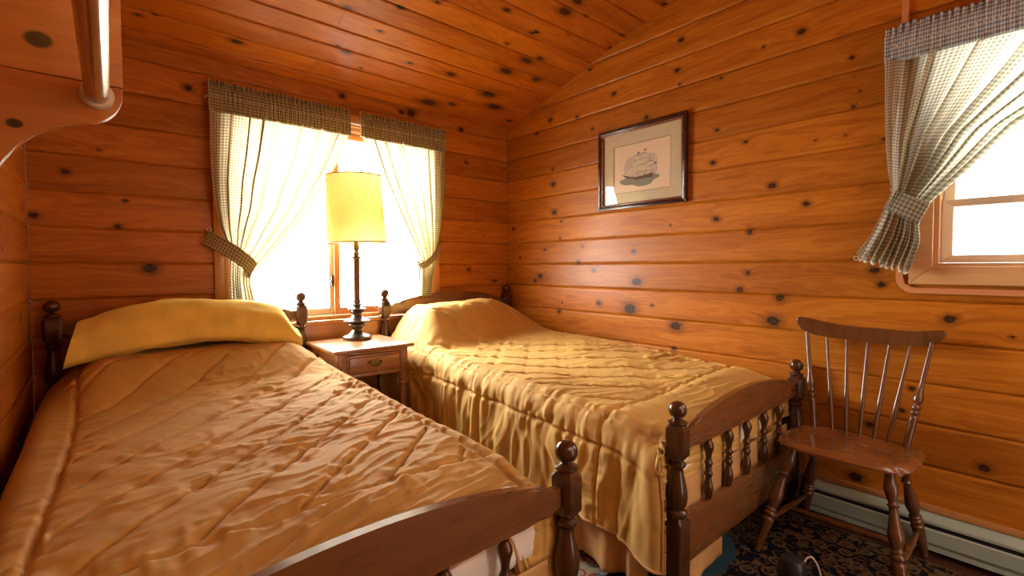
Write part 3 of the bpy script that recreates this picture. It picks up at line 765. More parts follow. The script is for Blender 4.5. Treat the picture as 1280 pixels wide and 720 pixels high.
def topL(x, y):
    base = .612+.035*sm((y-1.2)/1.2)-.012*sm((.05-x)/.3)
    pil = .125*sm((x+.20)/.2)*sm((.90-x)/.22)*sm((y-2.22)/.28)
    dip = -.045*sm((1.10-y)/.25)
    return base+pil+dip
footR = lambda x: np.full_like(x, .165)
footL = lambda x: .055+.26*sm((x-.70)/.10)
cR, PR, SR, TR, DSR, DTR = comforter('comforter', 'gold quilted comforter on the right bed, hanging over its near side', 1.345, 2.452, .832, 2.835, topR, .365, .10, footR, (1.08,), (-1, 2.69, .225, (1.42, 2.40, 1.09, 2.9)), 40, .085, (-1, .050, .004), ((.035, 1., 0), (-.085, .9, 0), (1.0, .6, 0)), .06, ((1.75, 2.28, .22), (2.05, 1.75, .25), (1.55, 2.30, .15)))
cL, PL, SL, TL, DSL, DTL = comforter('comforter', 'gold quilted comforter spread over the left bed in the foreground', -.205, .885, .832, 2.835, topL, .05, .26, footL, (1.085,), (1, .98, .21, (-.10, .80, 1.09, 2.9)), 60, .06, None, ((.120, 1.1, .05), (1.02, .9, 0)), .06, ((.55, 2.0, .3), (.45, 1.45, .25), (.3, .95, .25), (.7, .95, .2)), -.018, .3)
def piping(P, o, idx_pts):
    bm = bmesh.new(); tube(bm, idx_pts, .0055, 8); obj('piping', bm, M['lining'], o, 70)
# hems follow the lower edge of the cloth
j0 = int(np.argmax(DTR[0] <= .10)); e = [tuple(PR[0, j]) for j in range(j0, PR.shape[1], 3)]
piping(PR, cR, e)
jE = int(np.argmax(TR > -.10)); jE = max(jE, int(np.argmax(DTR[0] <= .10)))
piping(PR, cR, [tuple(PR[i, jE]) for i in range(0, PR.shape[0]//2, 3) if DSR[i, jE] > .05])
i0 = [i for i in range(PR.shape[0]) if DSR[i, 0] <= .03]; piping(PR, cR, [tuple(PR[i, 0]) for i in i0[::3]])
i0 = [i for i in range(PL.shape[0]) if DSL[i, 0] <= .03]; piping(PL, cL, [tuple(PL[i, 0]) for i in i0[::3]])

# ------------------------------------------------------------------ bed skirts
def skirt_strip(bm, p0, p1, z0, z1, amp, freq, seed, nrm):
    p0, p1, nrm = Vector(p0), Vector(p1), Vector(nrm); L = (p1-p0).length; n = int(L/.006); m = 24
    u = np.linspace(0, 1, n); v = np.linspace(0, 1, m); U, V = np.meshgrid(u, v, indexing='ij')
    d = amp*V*(np.sin(U*L*freq+2*vnoise(U*L*6, V, seed))+.6*vnoise(U*L*20, V*2, seed+1))
    zb = z0+.012*vnoise(U*L*5, V*0, seed+2)
    P = np.stack([p0.x+(p1.x-p0.x)*U+nrm.x*d, p0.y+(p1.y-p0.y)*U+nrm.y*d, z1+(zb-z1)*V], -1)
    m_ = grid_mesh('t', P); bm.from_mesh(m_); bpy.data.meshes.remove(m_)
for bx, lab, near in ((BLX, 'tan gathered bed skirt hanging under the left bed', .885), (BRX, 'tan gathered bed skirt hanging under the right bed below its comforter', 1.366)):
    r = thing('bed_skirt', lab, 'bed skirt', (bx+W/2, 1.8, .02))
    bm = bmesh.new()
    xs_ = (bx-.028) if bx > 1 else (bx+W+.024)
    skirt_strip(bm, (xs_, .90, 0), (xs_, 2.80, 0), .045, .41, .016, 42, 5, (-1 if bx > 1 else 1, 0, 0)); o = obj('side_panel', bm, M['skirt'], r, 60)
    o.modifiers.new('s', 'SOLIDIFY').thickness = .002
    bm = bmesh.new()
    skirt_strip(bm, (bx+.042, FY+.024, 0), (bx+.36, FY+.024, 0), .045, .41, .006, 46, 6, (0, -1, 0))
    skirt_strip(bm, (bx+.37, FY+.024, 0), (bx+W-.045, FY+.024, 0), .135, .41, .006, 46, 9, (0, -1, 0)); o = obj('end_panel', bm, M['skirt'], r, 60)
    o.modifiers.new('s', 'SOLIDIFY').thickness = .002

# ------------------------------------------------------------------ yellow blanket
def yellow():
    x0, x1 = -.125, .758; n, m = 120, 90
    u = np.linspace(0, 1, n); v = np.linspace(0, 1, m); U, V = np.meshgrid(u, v, indexing='ij')
    a = V*2*pi
    x = x0+(x1-x0)*U
    hgt = .205*(.90+.10*np.sin(U*pi))*np.clip(1-.55*sm((U-.88)/.12)**1.5, .15, 1)
    dep = .30
    cz = .722+.060*np.sin(np.clip(U*.95+.06, 0, 1)*pi)*1.0+.015*U
    ca, sa = np.cos(a), np.sin(a)
    e = .62
    yy = np.sign(ca)*np.abs(ca)**e*dep/2; zz = (np.sign(sa)*np.abs(sa)**e+1)/2*hgt
    yc = 2.66-.01*U
    lean = .22*zz
    X = x+.035*(1-sm(U/.04))*0+.018*vnoise(V*3, U*0, 4)*(1-sm(U/.1))+.045*(zz/hgt-.1)*(1-U)**4
    Y = yc+yy+lean
    Z = cz+zz+.010*vnoise(x*5, a*1.2, 6)+.004*vnoise(x*14, a*2.5, 7)+.0025*np.sin(a*26+vnoise(x*3, a, 8))*0
    # a soft dimple in the face
    Z = Z-.012*np.exp(-((x-.26)/.05)**2-((zz/hgt-.6)/.25)**2)
    bm = bmesh.new(); me = grid_mesh('t', np.stack([X, Y, Z], -1)); bm.from_mesh(me); bpy.data.meshes.remove(me)
    bmesh.ops.remove_doubles(bm, verts=bm.verts[:], dist=.0008)
    for k in (0, n-1): 
        pass
    be = [e for e in bm.edges if e.is_boundary]; bmesh.ops.holes_fill(bm, edges=be, sides=0)
    bmesh.ops.triangulate(bm, faces=[f for f in bm.faces if len(f.verts) > 4])
    solo('folded_blanket', bm, M['yellow'], 'yellow knitted blanket folded over the pillow at the head of the left bed', 'blanket', 50)
yellow()

# ------------------------------------------------------------------ nightstand
def nightstand():
    x0, x1, y0, y1, T = .875, 1.33, 2.395, 2.85, .712
    r = thing('nightstand', 'small brown wooden nightstand with one drawer between the two beds', 'nightstand', ((x0+x1)/2, (y0+y1)/2, 0))
    bm = bmesh.new(); box(bm, x0, x1, y0, y1, T-.020, T, .006, 3); obj('table_top', bm, M['night'], r, 40)
    bx0, bx1, by0, by1 = x0+.028, x1-.032, y0+.022, y1-.015; z0 = .555
    bm = bmesh.new()
    box(bm, bx0, bx0+.045, by0, by0+.045, z0, T-.02, .002); box(bm, bx1-.045, bx1, by0, by0+.045, z0, T-.02, .002)
    box(bm, bx0+.006, bx0+.022, by0+.04, by1, z0, T-.02, .002); box(bm, bx1-.022, bx1-.006, by0+.04, by1, z0, T-.02, .002)
    box(bm, bx0, bx1, by1-.018, by1, z0, T-.02, .002)
    box(bm, bx0+.04, bx1-.04, by0+.004, by0+.03, T-.036, T-.02, .002); box(bm, bx0+.04, bx1-.04, by0+.002, by0+.03, z0, z0+.020, .003)
    obj('case', bm, M['nightZ'], r, 40)
    bm = bmesh.new(); dx0, dx1 = bx0+.047, bx1-.047; dz0, dz1 = z0+.022, T-.038
    box(bm, dx0, dx1, by0+.002, by0+.02, dz0, dz1, .002); box(bm, dx0+.010, dx1-.010, by0-.005, by0+.01, dz0+.010, dz1-.010, .005, 3)
    box(bm, dx0+.01, dx0+.022, by0+.02, by1-.04, dz0+.005, dz1-.01); box(bm, dx1-.022, dx1-.01, by0+.02, by1-.04, dz0+.005, dz1-.01); box(bm, dx0+.01, dx1-.01, by0+.02, by1-.04, dz0+.003, dz0+.010)
    d = obj('drawer', bm, M['night'], r, 40)
    cx, cz, yy = (dx0+dx1)/2, (dz0+dz1)/2+.002, by0-.005
    bm = bmesh.new()
    out = []
    for k in range(40):
        a = 2*pi*k/40; out.append((cx+.040*math.cos(a)*(1+.12*math.cos(4*a)), cz+.004+.017*math.sin(a)*(1+.25*math.cos(6*a))))
    prism(bm, out, yy+.001, yy-.002, lambda a, b, dd: (a, dd, b), .0008)
    pts = [(cx-.030, yy-.004, cz+.004), (cx-.030, yy-.014, cz+.001)]
    for k in range(1, 10):
        a = pi*k/10; pts.append((cx-.030*math.cos(a), yy-.016, cz-.016*math.sin(a)))
    pts += [(cx+.030, yy-.014, cz+.001), (cx+.030, yy-.004, cz+.004)]
    tube(bm, pts, [.003]*3+[.0032, .0036, .0042, .005, .0042, .0036, .0032]+[.003]*(len(pts)-10), 8)
    for s in (-1, 1): lathe(bm, [(.006, 0), (.007, .002), (.005, .006), (.001, .008)], 12, Matrix.Translation((cx+s*.030, yy-.001, cz+.004)) @ Matrix.Rotation(pi/2, 4, 'X'), 2)
    obj('drawer_pull', bm, M['brass'], d, 45)
    leg = [(.021, 0), (.017, .03), (.020, .10), (.018, .20), (.014, .30), (.012, .42), (.016, .5)]
    for xx in (bx0+.0225, bx1-.0225):
        for yy_ in (by0+.0225, by1-.0225):
            bm = bmesh.new()
            lathe(bm, [(.011, 0), (.014, .012), (.012, .03), (.0155, .06), (.019, .30), (.020, .44), (.016, .475), (.022, .485), (.022, .495), (.016, .502), (.021, .515), (.018, .53), (.022, .54), (.022, .5555)], 20, Matrix.Translation((xx, yy_, 0)), 3)
            obj('leg', bm, M['nightZ'], r, 40)
nightstand()

# ------------------------------------------------------------------ table lamp
def mat_shade():
    s = NT('linen_lampshade'); co = s.objco(); sx = s.n('ShaderNodeSeparateXYZ'); s.l(co, sx.inputs[0])
    w = s.noise(s.xyz(s.math('MULTIPLY', sx.outputs[0], 60.), s.math('MULTIPLY', sx.outputs[1], 60.), s.math('MULTIPLY', sx.outputs[2], 400.)), 1., 2)
    col = s.ramp(w, [(.3, (.80, .57, .20)), (.7, (.88, .67, .29))])
    d = s.n('ShaderNodeBsdfDiffuse'); s.l(col, d.inputs[0]); t = s.n('ShaderNodeBsdfTranslucent'); s.l(col, t.inputs[0])
    m = s.n('ShaderNodeMixShader'); m.inputs[0].default_value = .45; s.l(d.outputs[0], m.inputs[1]); s.l(t.outputs[0], m.inputs[2]); s.l(m.outputs[0], s.out.inputs[0]); return s.m
LAMP = (1.142, 2.745, .7125)
def lamp():
    r = thing('table_lamp', 'tall dark-metal table lamp with a cream drum shade on the nightstand', 'lamp', LAMP)
    T = Matrix.Translation(LAMP); SX = .018
    bm = bmesh.new()
    lathe(bm, [(.080, 0), (.083, .004), (.083, .016), (.080, .020), (.066, .026), (.045, .036), (.032, .050), (.027, .058), (.030, .064), (.040, .074), (.046, .082), (.047, .088), (.044, .091)], 40, T, 3)
    lathe(bm, [(.040, .090), (.050, .098), (.074, .108), (.0765, .111), (.074, .114), (.056, .120), (.038, .130), (.028, .142), (.026, .148), (.029, .156), (.040, .168), (.050, .176), (.053, .180), (.052, .183), (.030, .186)], 40, T, 3)
    lathe(bm, [(.020, .185), (.018, .190), (.020, .196), (.032, .203), (.034, .207), (.031, .211), (.020, .215), (.018, .221)], 32, T, 3)
    obj('lamp_base', bm, M['darkmetal'], r, 40)
    bm = bmesh.new(); lathe(bm, [(.021, .219), (.023, .224), (.023, .230), (.0195, .235), (.0195, .455), (.022, .460), (.022, .466), (.0195, .470), (.024, .480), (.031, .488), (.031, .492), (.012, .494)], 32, T, 2)
    obj('lamp_column', bm, mat_wood('lamp_column_wood', (.22, .11, .045), (.10, .05, .022), .25, 'z'), r, 40)
    bm = bmesh.new(); lathe(bm, [(.010, .492), (.016, .497), (.017, .515), (.011, .522), (.014, .526), (.018, .534), (.018, .560), (.013, .566), (.013, .585)], 20, T, 2)
    obj('bulb_socket', bm, M['brass'], r, 40)
    bm = bmesh.new(); lathe(bm, [(.012, .583), (.014, .60), (.028, .635), (.030, .655), (.022, .680), (.003, .690)], 20, T, 4)
    obj('bulb', bm, mat_plain('frosted_bulb', (.85, .82, .74), .3), r, 60)
    bm = bmesh.new(); pts = []
    for k in range(25):
        a = pi*(k/24); pts.append((LAMP[0]+.048*math.cos(a)*(1 if .15 < k/24 < .85 else .75), LAMP[1], LAMP[2]+.545+(.40*math.sin(a) if k not in (0, 24) else -.02)))
    tube(bm, pts, .002, 6); obj('harp', bm, M['brass'], r, 60)
    bm = bmesh.new(); lathe(bm, [(.004, .944), (.008, .950), (.005, .957), (.009, .968), (.002, .978)], 14, T, 3); obj('finial', bm, M['brass'], r, 60)
    # shade: thin walled, with rims
    z0, z1, r0, r1 = .572, .965, .173, .154
    t = bmesh.new(); seg = 72; prev = None
    for k in range(9):
        f = k/8; rr = r0+(r1-r0)*f; z = z0+(z1-z0)*f
        rg = [t.verts.new((rr*math.cos(2*pi*i/seg), rr*math.sin(2*pi*i/seg), z)) for i in range(seg)]
        if prev:
            for i in range(seg): t.faces.new((prev[i], prev[(i+1) % seg], rg[(i+1) % seg], rg[i]))
        prev = rg
    bm = bmesh.new(); merge(bm, t, Matrix.Translation((SX, -.006, 0)) @ T @ Matrix.Rotation(-.03, 4, 'Y')); o = obj('lamp_shade', bm, mat_shade(), r, 60)
    for z, rr in ((z0+.002, r0), (z1-.002, r1)):
        bm = bmesh.new(); TS = Matrix.Translation((SX, -.006, 0)) @ T @ Matrix.Rotation(-.03, 4, 'Y'); tube(bm, [TS @ Vector((rr*math.cos(2*pi*i/64), rr*math.sin(2*pi*i/64), z)) for i in range(64)], .004, 6, True)
        obj('shade_rim', bm, mat_plain('shade_trim', (.36, .20, .05), .7), o, 60)
    bm = bmesh.new()
    for k in range(3):
        a = 2*pi*k/3+.4; tube(bm, [(LAMP[0], LAMP[1], LAMP[2]+.946), (LAMP[0]+r1*math.cos(a), LAMP[1]+r1*math.sin(a), LAMP[2]+z1-.006)], .0017, 5)
    obj('shade_spider', bm, M['brass'], o, 60)
lamp()

# ------------------------------------------------------------------ chair
def chair():
    r = thing('spindle_back_chair', 'brown wooden spindle-back chair with turned legs against the right wall by the bed', 'chair', (2.2, .535, .010))
    ZS = .447
    # saddle seat
    ycs = .535; n, m = 44, 44; hw = .222; xf, xb = 2.025, 2.385
    V = {}
    def surf(u, v, top):
        # u across (-1..1) = along y, v 0 front .. 1 back
        a, b = u, 2*v-1
        p = 5.0; l = max(abs(a), abs(b)) or 1
        k = l/((abs(a)**p+abs(b)**p)**(1/p)) if (a or b) else 1
        a2, b2 = a*k, b*k
        wid = hw*(1.0-.07*max(b2, 0)-.02*max(-b2, 0))
        y = ycs+a2*wid; x = (xf+xb)/2+b2*(xb-xf)/2
        x -= .022*(1-a2*a2)*(b2 < 0)*abs(b2)     # bowed front
        ed = (abs(a)**8+abs(b)**8)**(1/8)
        sad = -.012*math.exp(-((abs(a2)-.42)/.30)**2)*math.exp(-((b2-.15)/.6)**2)
        if top: z = ZS+sad-.010*max(0, (ed-.86)/.14)**2
        else: z = ZS-.034+.014*max(0, (ed-.7)/.3)**2
        return (x, y, z)
    bm = bmesh.new(); tg = [[bm.verts.new(surf(-1+2*i/n, j/m, True)) for j in range(m+1)] for i in range(n+1)]
    bg = [[bm.verts.new(surf(-1+2*i/n, j/m, False)) for j in range(m+1)] for i in range(n+1)]
    for i in range(n):
        for j in range(m):
            bm.faces.new((tg[i][j], tg[i+1][j], tg[i+1][j+1], tg[i][j+1])); bm.faces.new((bg[i][j], bg[i][j+1], bg[i+1][j+1], bg[i+1][j]))
    for i in range(n):
        for j in (0, m): bm.faces.new((tg[i][j], tg[i+1][j], bg[i+1][j], bg[i][j]))
        for k in (0, n): bm.faces.new((tg[k][i], tg[k][i+1], bg[k][i+1], bg[k][i]))
    obj('seat', bm, M['seat'], r, 50)
    leg = [(.011, 0), (.013, .04), (.017, .14), (.021, .27), (.022, .31), (.017, .325), (.023, .345), (.023, .365), (.018, .38), (.021, .395), (.016, .41), (.018, .44), (.023, .48), (.024, .52), (.020, .58), (.015, .66), (.013, .72), (.018, .735), (.013, .75), (.017, .79), (.022, .84), (.022, .88), (.017, .94), (.014, 1)]
    feet = {}
    for nm, top, foot in (('fl', (2.085, .690, .418), (1.945, .772, .0105)), ('fr', (2.085, .385, .418), (1.965, .318, .0105)), ('bl', (2.300, .675, .418), (2.392, .745, .0105)), ('br', (2.300, .395, .418), (2.400, .328, .0105))):
        bm = bmesh.new(); lathe_between(bm, foot, top, leg, 20, 3); obj('leg', bm, M['chair'], r, 50); feet[nm] = (Vector(foot), Vector(top))
    at = lambda k, f: feet[k][0]+(feet[k][1]-feet[k][0])*f
    st = [(.006, 0), (.008, .06), (.011, .3), (.0125, .5), (.011, .7), (.008, .94), (.006, 1)]
    sides = []
    for a, b in (('fl', 'bl'), ('fr', 'br')):
        p, q = at(a, .28), at(b, .26); bm = bmesh.new(); lathe_between(bm, p, q, st, 14, 2); obj('stretcher', bm, M['chair'], r, 50); sides.append((p+q)/2)
    bm = bmesh.new(); lathe_between(bm, sides[0], sides[1], [(a*1.15, t) for a, t in st], 14, 2); obj('stretcher', bm, M['chair'], r, 50)
    # crest rail
    top = [(.800, .893), (.797, .903), (.785, .907), (.754, .904), (.70, .893), (.633, .883), (.56, .879), (.50, .880), (.43, .879), (.372, .880), (.33, .888), (.30, .893), (.288, .890), (.285, .877), (.292, .860), (.305, .845), (.325, .833), (.36, .825), (.391, .821), (.46, .819), (.529, .819), (.60, .822), (.674, .825), (.72, .830), (.753, .838), (.778, .850), (.790, .865), (.797, .880)]
    bm = bmesh.new(); bow = lambda y: -.016*((y-.54)/.25)**2
    prism(bm, top, -.009, .009, lambda a, b, d: (2.438+d+bow(a)+.10*(b-.86), a, b), .005, 3); obj('crest_rail', bm, M['chair'], r, 40)
    spn = [(.0055, 0), (.0065, .10), (.0085, .28), (.0095, .38), (.0075, .48), (.0060, .75), (.0048, 1)]
    ys_t = (.681, .607, .532, .458, .390); ys_b = (.627, .579, .532, .486, .441)
    for yt, yb in zip(ys_t, ys_b):
        bm = bmesh.new(); lathe_between(bm, (2.335, yb, .436), (2.436+bow(yt), yt, .829), spn, 14, 3); obj('spindle', bm, M['chair'], r, 60)
    pst = [(.010, 0), (.0125, .05), (.0135, .25), (.014, .30), (.010, .315), (.0145, .33), (.0145, .35), (.010, .365), (.0145, .38), (.0145, .40), (.010, .415), (.015, .44), (.017, .475), (.014, .52), (.009, .58), (.0085, .75), (.0075, 1)]
    for yt, yb in ((.756, .690), (.326, .380)):
        bm = bmesh.new(); lathe_between(bm, (2.315, yb, .436), (2.432+bow(yt), yt, .842), pst, 18, 3); obj('back_post', bm, M['chair'], r, 50)
chair()

# ------------------------------------------------------------------ framed ship print
def picture():
    X = RX-.0015; y0, y1, z0, z1 = 1.378, 1.997, 1.500, 2.003
    r = thing('framed_ship_print', 'dark-framed print of a sailing ship hanging on the right wall above the bed', 'picture', (X, (y0+y1)/2, z0))
    fn = lambda a, b, d: (X-d, a, b)
    bm = bmesh.new(); frame_ring(bm, y0, y1, z0, z1, .024, .024, .0, .024, fn, .004); obj('frame', bm, M['frame'], r, 40)
    bm = bmesh.new(); frame_ring(bm, y0+.022, y1-.022, z0+.022, z1-.022, .014, .014, .003, .019, fn, .003); obj('frame_lip', bm, M['frame_in'], r, 40)
    a0, a1, b0, b1 = y0+.034, y1-.034, z0+.034, z1-.034
    bm = bmesh.new(); box(bm, X-.005, X-.001, a0, a1, b0, b1); obj('backing', bm, M['paper'], r)
    p = (1.486, 1.880, 1.600, 1.890)
    bm = bmesh.new(); q = [(a0, b0), (a1, b0), (a1, b1), (a0, b1)]; i = [(p[0], p[2]), (p[1], p[2]), (p[1], p[3]), (p[0], p[3])]
    for k in range(4): prism(bm, [q[k], q[(k+1) % 4], i[(k+1) % 4], i[k]], .005, .0075, fn)
    obj('mount', bm, M['mat'], r)
    bm = bmesh.new(); frame_ring(bm, p[0]-.003, p[1]+.003, p[2]-.003, p[3]+.003, .003, .003, .0052, .0079, fn, 0); obj('mount_edge', bm, mat_plain('mount_line', (.25, .20, .10), .8), r)
    # the print: u runs from the left of the picture (far end) to the right
    def pf(u, v, d=.0055): return fn(p[1]-(p[1]-p[0])*u, p[2]+(p[3]-p[2])*v, d)
    def blob(name, cx, cy, rx, ry, col, d, seed, lo=None, hi=None, rough=.12):
        bm = bmesh.new(); pts = []
        for k in range(64):
            a = 2*pi*k/64; f = 1+rough*float(vnoise(np.array(math.cos(a)*2+seed), np.array(math.sin(a)*2), seed))
            x, y = cx+rx*f*math.cos(a), cy+ry*f*math.sin(a)
            if lo is not None: y = max(y, lo+.01*math.sin(x*40))
            if hi is not None: y = min(y, hi+.012*math.sin(x*30))
            pts.append((x, y))
        prism(bm, pts, d-.0002, d, lambda u, v, dd: pf(u, v, dd)); obj(name, bm, mat_plain(name+'_ink', col, .85, 0, .1), r)
    blob('printed_sky', .49, .50, .30, .32, (.57, .44, .36), .0056, 3, lo=.22)
    blob('printed_sea', .48, .24, .32, .13, (.24, .25, .20), .0058, 9, hi=.30, rough=.2)
    bm = bmesh.new(); prism(bm, [(.24, .30), (.34, .275), (.40, .24), (.70, .25), (.72, .34), (.68, .33), (.42, .295), (.30, .32), (.16, .385), (.155, .375)], .0058, .0061, lambda u, v, d: pf(u, v, d)); obj('printed_hull', bm, mat_plain('hull_ink', (.13, .08, .045), .85), r)
    bm = bmesh.new()
    for u in (.44, .56, .66):
        h = {.44: .80, .56: .84, .66: .68}[u]; prism(bm, [(u-.005, .30), (u+.005, .30), (u+.003, h), (u-.003, h)], .0058, .00605, lambda a, b, d: pf(a, b, d))
    for u, ys in ((.44, (.40, .53, .64, .73)), (.56, (.40, .54, .66, .76)), (.66, (.38, .48, .57))):
        for y in ys:
            h = .07*(1-.5*(y-.4)); prism(bm, [(u-h, y), (u+h, y+.005), (u+h, y+.013), (u-h, y+.008)], .0058, .00605, lambda a, b, d: pf(a, b, d))
    obj('printed_rigging', bm, mat_plain('rigging_ink', (.16, .11, .06), .85), r)
    bm = bmesh.new()
    for u, sails in ((.44, ((.41, .52, .075), (.54, .63, .062), (.65, .72, .048))), (.56, ((.41, .53, .08), (.555, .65, .066), (.67, .75, .05))), (.66, ((.39, .47, .055), (.49, .56, .045)))):
        for a, b, w in sails: prism(bm, [(u-w*1.1, a+.012), (u-.2*w, a-.008), (u+w*.75, a+.01), (u+w*.70, b), (u-w*.85, b-.006)], .0061, .00635, lambda q, v, d: pf(q, v, d))
    prism(bm, [(.20, .375), (.36, .35), (.395, .56)], .0061, .00635, lambda q, v, d: pf(q, v, d)); prism(bm, [(.27, .40), (.40, .40), (.425, .66)], .0063, .0065, lambda q, v, d: pf(q, v, d))
    obj('printed_sails', bm, mat_plain('sail_ink', (.60, .52, .33), .85, 0, .12), r)
    fm = mat_plain('flag_ink', (.05, .03, .03), .85)
    for u, y in ((.44, .80), (.56, .84), (.735, .53)):
        bm = bmesh.new(); prism(bm, [(u, y-.03), (u+.035, y-.022), (u+.035, y+.008), (u, y)], .0058, .0062, lambda q, v, d: pf(q, v, d)); obj('printed_flag', bm, fm, r)
    bm = bmesh.new(); box(bm, X-.0115, X-.0095, a0+.001, a1-.001, b0+.001, b1-.001); obj('glass_pane', bm, M['glass'], r)
picture()

# ------------------------------------------------------------------ closet shelf bracket and pole
def closet():
    Y = 1.076; T = .019
    # profile in (x, z): outer edge, rounded nose, ogee back to the wall
    out = [(LX+.001, 1.86), (.034, 1.86), (.034, 1.470)]
    for k in range(1, 13):
        a = pi/2*k/12; out.append((-.018+.052*math.cos(a)-.0, 1.447-.062*math.sin(a)*1.0+.0))
    out += [(-.040, 1.377), (-.060, 1.370), (-.080, 1.357), (-.098, 1.337), (-.112, 1.312), (-.124, 1.285), (-.140, 1.265), (-.165, 1.250), (LX+.001, 1.245)]
    r = thing('closet_shelf', 'varnished pine shelf with a scrolled bracket high on the left wall', 'shelf', (LX, Y, 1.245))
    zs = 1.452; low = [(LX+.001, zs), (.0335, zs)]+out[3:]
    bm = bmesh.new(); prism(bm, [(LX+.001, 1.86), (.034, 1.86), (.034, zs+.0008), (LX+.001, zs+.0008)], Y, Y+T, lambda a, b, d: (a, d, b), .0025); prism(bm, low, Y, Y+T, lambda a, b, d: (a, d, b), .0025); o = obj('bracket', bm, None, r, 40)
    s = NT('bracket_pine'); co = s.objco(); sx = s.n('ShaderNodeSeparateXYZ'); s.l(co, sx.inputs[0]); x, y, z = sx.outputs
    g = s.noise(s.xyz(s.math('MULTIPLY', x, 3.), 0., s.math('MULTIPLY', z, 30.)), 1.3, 4, .6, .5)
    c = s.ramp(g, [(.3, (.40, .135, .025)), (.7, (.56, .225, .05))])
    for kx, kz, kr in ((.175, .26, .016), (.145, .122, .009)):
        dd = s.math('SQRT', s.math('ADD', s.math('POWER', s.math('SUBTRACT', x, kx), 2.), s.math('POWER', s.math('MULTIPLY', s.math('SUBTRACT', z, kz), 1.3), 2.)))
        c = s.mix(s.mapr(dd, kr*.8, kr*1.3, 1, 0, True), c, (.02, .008, .004))
    s.pbr(c, .3, Coat_Weight=.3, Coat_Roughness=.15); o.data.materials.clear(); o.data.materials.append(s.m)
    bm = bmesh.new(); box(bm, LX+.002, LX+.018, -.55, Y-.0005, 1.665, 1.75, .003); obj('cleat', bm, M['pineY'], r, 40)
    bm = bmesh.new(); box(bm, LX+.002, .06, -.55, Y+T+.01, 1.8605, 1.880, .004); obj('shelf_board', bm, M['pineY'], r, 40)
    bm = bmesh.new(); lathe(bm, [(.0235, 0), (.0235, .005), (.021, .009), (.017, .009)], 28, Matrix.Translation((-.001, Y+.001, 1.433)) @ Matrix.Rotation(pi/2, 4, 'X'), 1); obj('pole_socket', bm, M['white'], r, 40)
    bm = bmesh.new(); lathe_between(bm, (-.001, Y-.002, 1.433), (-.010, -.50, 1.433), [(.0165, 0), (.0165, 1)], 28, 1)
    solo('closet_pole', bm, M['rodwood'], 'round varnished closet pole held by the shelf bracket at top left', 'closet pole', 50)
closet()

# ------------------------------------------------------------------ small black cylinder with a cord
def canister():
    c = (1.70, .562, .0105)
    r = thing('black_canister', 'small black cylinder with a pale cord standing on the rug before the chair', 'canister', c)
    bm = bmesh.new(); lathe(bm, [(.040, 0), (.042, .004), (.042, .120), (.040, .145), (.034, .162), (.030, .166), (.004, .168)], 32, Matrix.Translation(c), 2); obj('body', bm, M['blackplastic'], r, 40)
    bm = bmesh.new(); pts = [(1.730, .540, .160), (1.738, .530, .180), (1.750, .520, .182), (1.758, .505, .155), (1.758, .490, .10), (1.75, .470, .04), (1.72, .44, .0145), (1.68, .38, .0135), (1.60, .30, .0135), (1.52, .26, .0135)]
    P = []
    for i in range(len(pts)-1):
        for k in range(5): P.append(Vector(pts[i]).lerp(Vector(pts[i+1]), k/5))
    for _ in range(3): P = [P[0]]+[(P[i-1]+P[i]*2+P[i+1])/4 for i in range(1, len(P)-1)]+[P[-1]]
    tube(bm, P, .0028, 8); obj('cord', bm, M['cord'], r, 60)
canister()

for o in C.objects:
    if o.parent is None and 'category' in o:
        g = {'curtain': 'gingham curtains', 'curtain rod': 'curtain rods', 'comforter': 'gold comforters on the beds', 'mattress': 'mattresses on the beds', 'bed skirt': 'bed skirts'}.get(o['category'])
        if g: o['group'] = g

# ------------------------------------------------------------------ light
w = bpy.data.worlds.new('sky'); bpy.context.scene.world = w; w.use_nodes = True
bg = w.node_tree.nodes['Background']; bg.inputs[0].default_value = (1., .96, .90, 1)
# bright hazy sky, brightest beyond the back window where the sun stands behind the haze
wt = w.node_tree; tc = wt.nodes.new('ShaderNodeTexCoord'); dp = wt.nodes.new('ShaderNodeVectorMath'); dp.operation = 'DOT_PRODUCT'
wt.links.new(tc.outputs['Generated'], dp.inputs[0]); dp.inputs[1].default_value = Vector((-.42, .80, .42)).normalized()
mr = wt.nodes.new('ShaderNodeMapRange'); mr.interpolation_type = 'SMOOTHSTEP'; wt.links.new(dp.outputs['Value'], mr.inputs[0])
for i_, v_ in enumerate((.15, 1., 6.5, 46.)): mr.inputs[1+i_].default_value = v_
wt.links.new(mr.outputs[0], bg.inputs[1])
sl_ = bpy.data.lights.new('sun', 'SUN'); sl_.energy = 9.; sl_.angle = math.radians(30); sl_.color = (1, .95, .86)
so_ = bpy.data.objects.new('sun', sl_); C.objects.link(so_); so_.location = (-1, 6, 4)
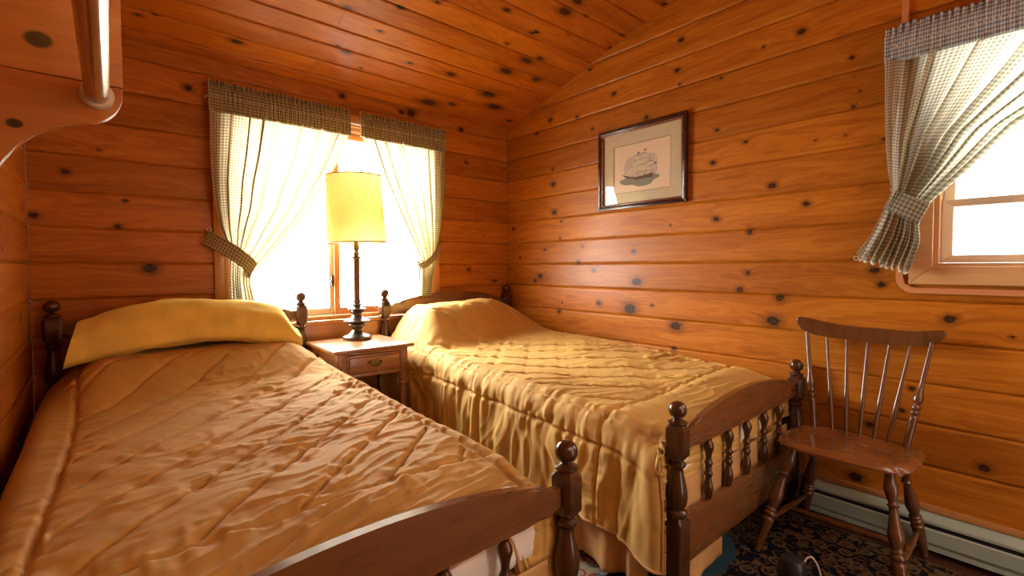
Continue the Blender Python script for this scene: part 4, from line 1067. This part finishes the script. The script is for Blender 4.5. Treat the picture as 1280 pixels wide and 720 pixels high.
so_.rotation_euler = Vector((.42, -.80, -.42)).to_track_quat('-Z', 'Y').to_euler()
def portal(name, loc, rot, sx, sy):
    l = bpy.data.lights.new(name, 'AREA'); l.shape = 'RECTANGLE'; l.size = sx; l.size_y = sy; l.cycles.is_portal = True
    o = bpy.data.objects.new(name, l); C.objects.link(o); o.location = loc; o.rotation_euler = rot
portal('window_daylight', ((W1[0]+W1[1])/2, D+.16, (W1[2]+W1[3])/2), (-pi/2, 0, 0), W1[1]-W1[0], W1[3]-W1[2])
portal('window_daylight', (RX+.16, (W2[0]+W2[1])/2, (W2[2]+W2[3])/2), (pi/2, 0, pi/2), W2[1]-W2[0], W2[3]-W2[2])
portal('fill_slot_portal', ((FILL_SLOT[0]+FILL_SLOT[1])/2, YF-.05, 1.015), (pi/2, 0, 0), FILL_SLOT[1]-FILL_SLOT[0], 2.03)  # guides sky sampling through the added fill opening

# ------------------------------------------------------------------ camera
sc = bpy.context.scene
yaw, pitch, roll = 0.71063, 0.03302, -0.00304
f = Vector((math.sin(yaw)*math.cos(pitch), math.cos(yaw)*math.cos(pitch), -math.sin(pitch))); rr = Vector((math.cos(yaw), -math.sin(yaw), 0)); uu = rr.cross(f)
r2 = rr*math.cos(roll)+uu*math.sin(roll); u2 = uu*math.cos(roll)-rr*math.sin(roll)
cd = bpy.data.cameras.new('camera'); co_ = bpy.data.objects.new('camera', cd); C.objects.link(co_)
Mc = Matrix((r2, u2, -f)).transposed().to_4x4(); Mc.translation = Vector((0, 0, H)); co_.matrix_world = Mc
cd.sensor_width = 36; cd.lens = 36*593.742/1280; cd.shift_y = -6.785/1280; cd.clip_start = .02
sc.camera = co_
sc.view_settings.view_transform = 'Standard'; sc.view_settings.look = 'None'; sc.view_settings.gamma = 1; sc.view_settings.use_curve_mapping = False
sc.view_settings.exposure = .02
try:
    sc.cycles.max_bounces = 10; sc.cycles.diffuse_bounces = 6; sc.cycles.transparent_max_bounces = 12; sc.cycles.use_denoising = True
    sc.cycles.sample_clamp_indirect = 8
except Exception: pass
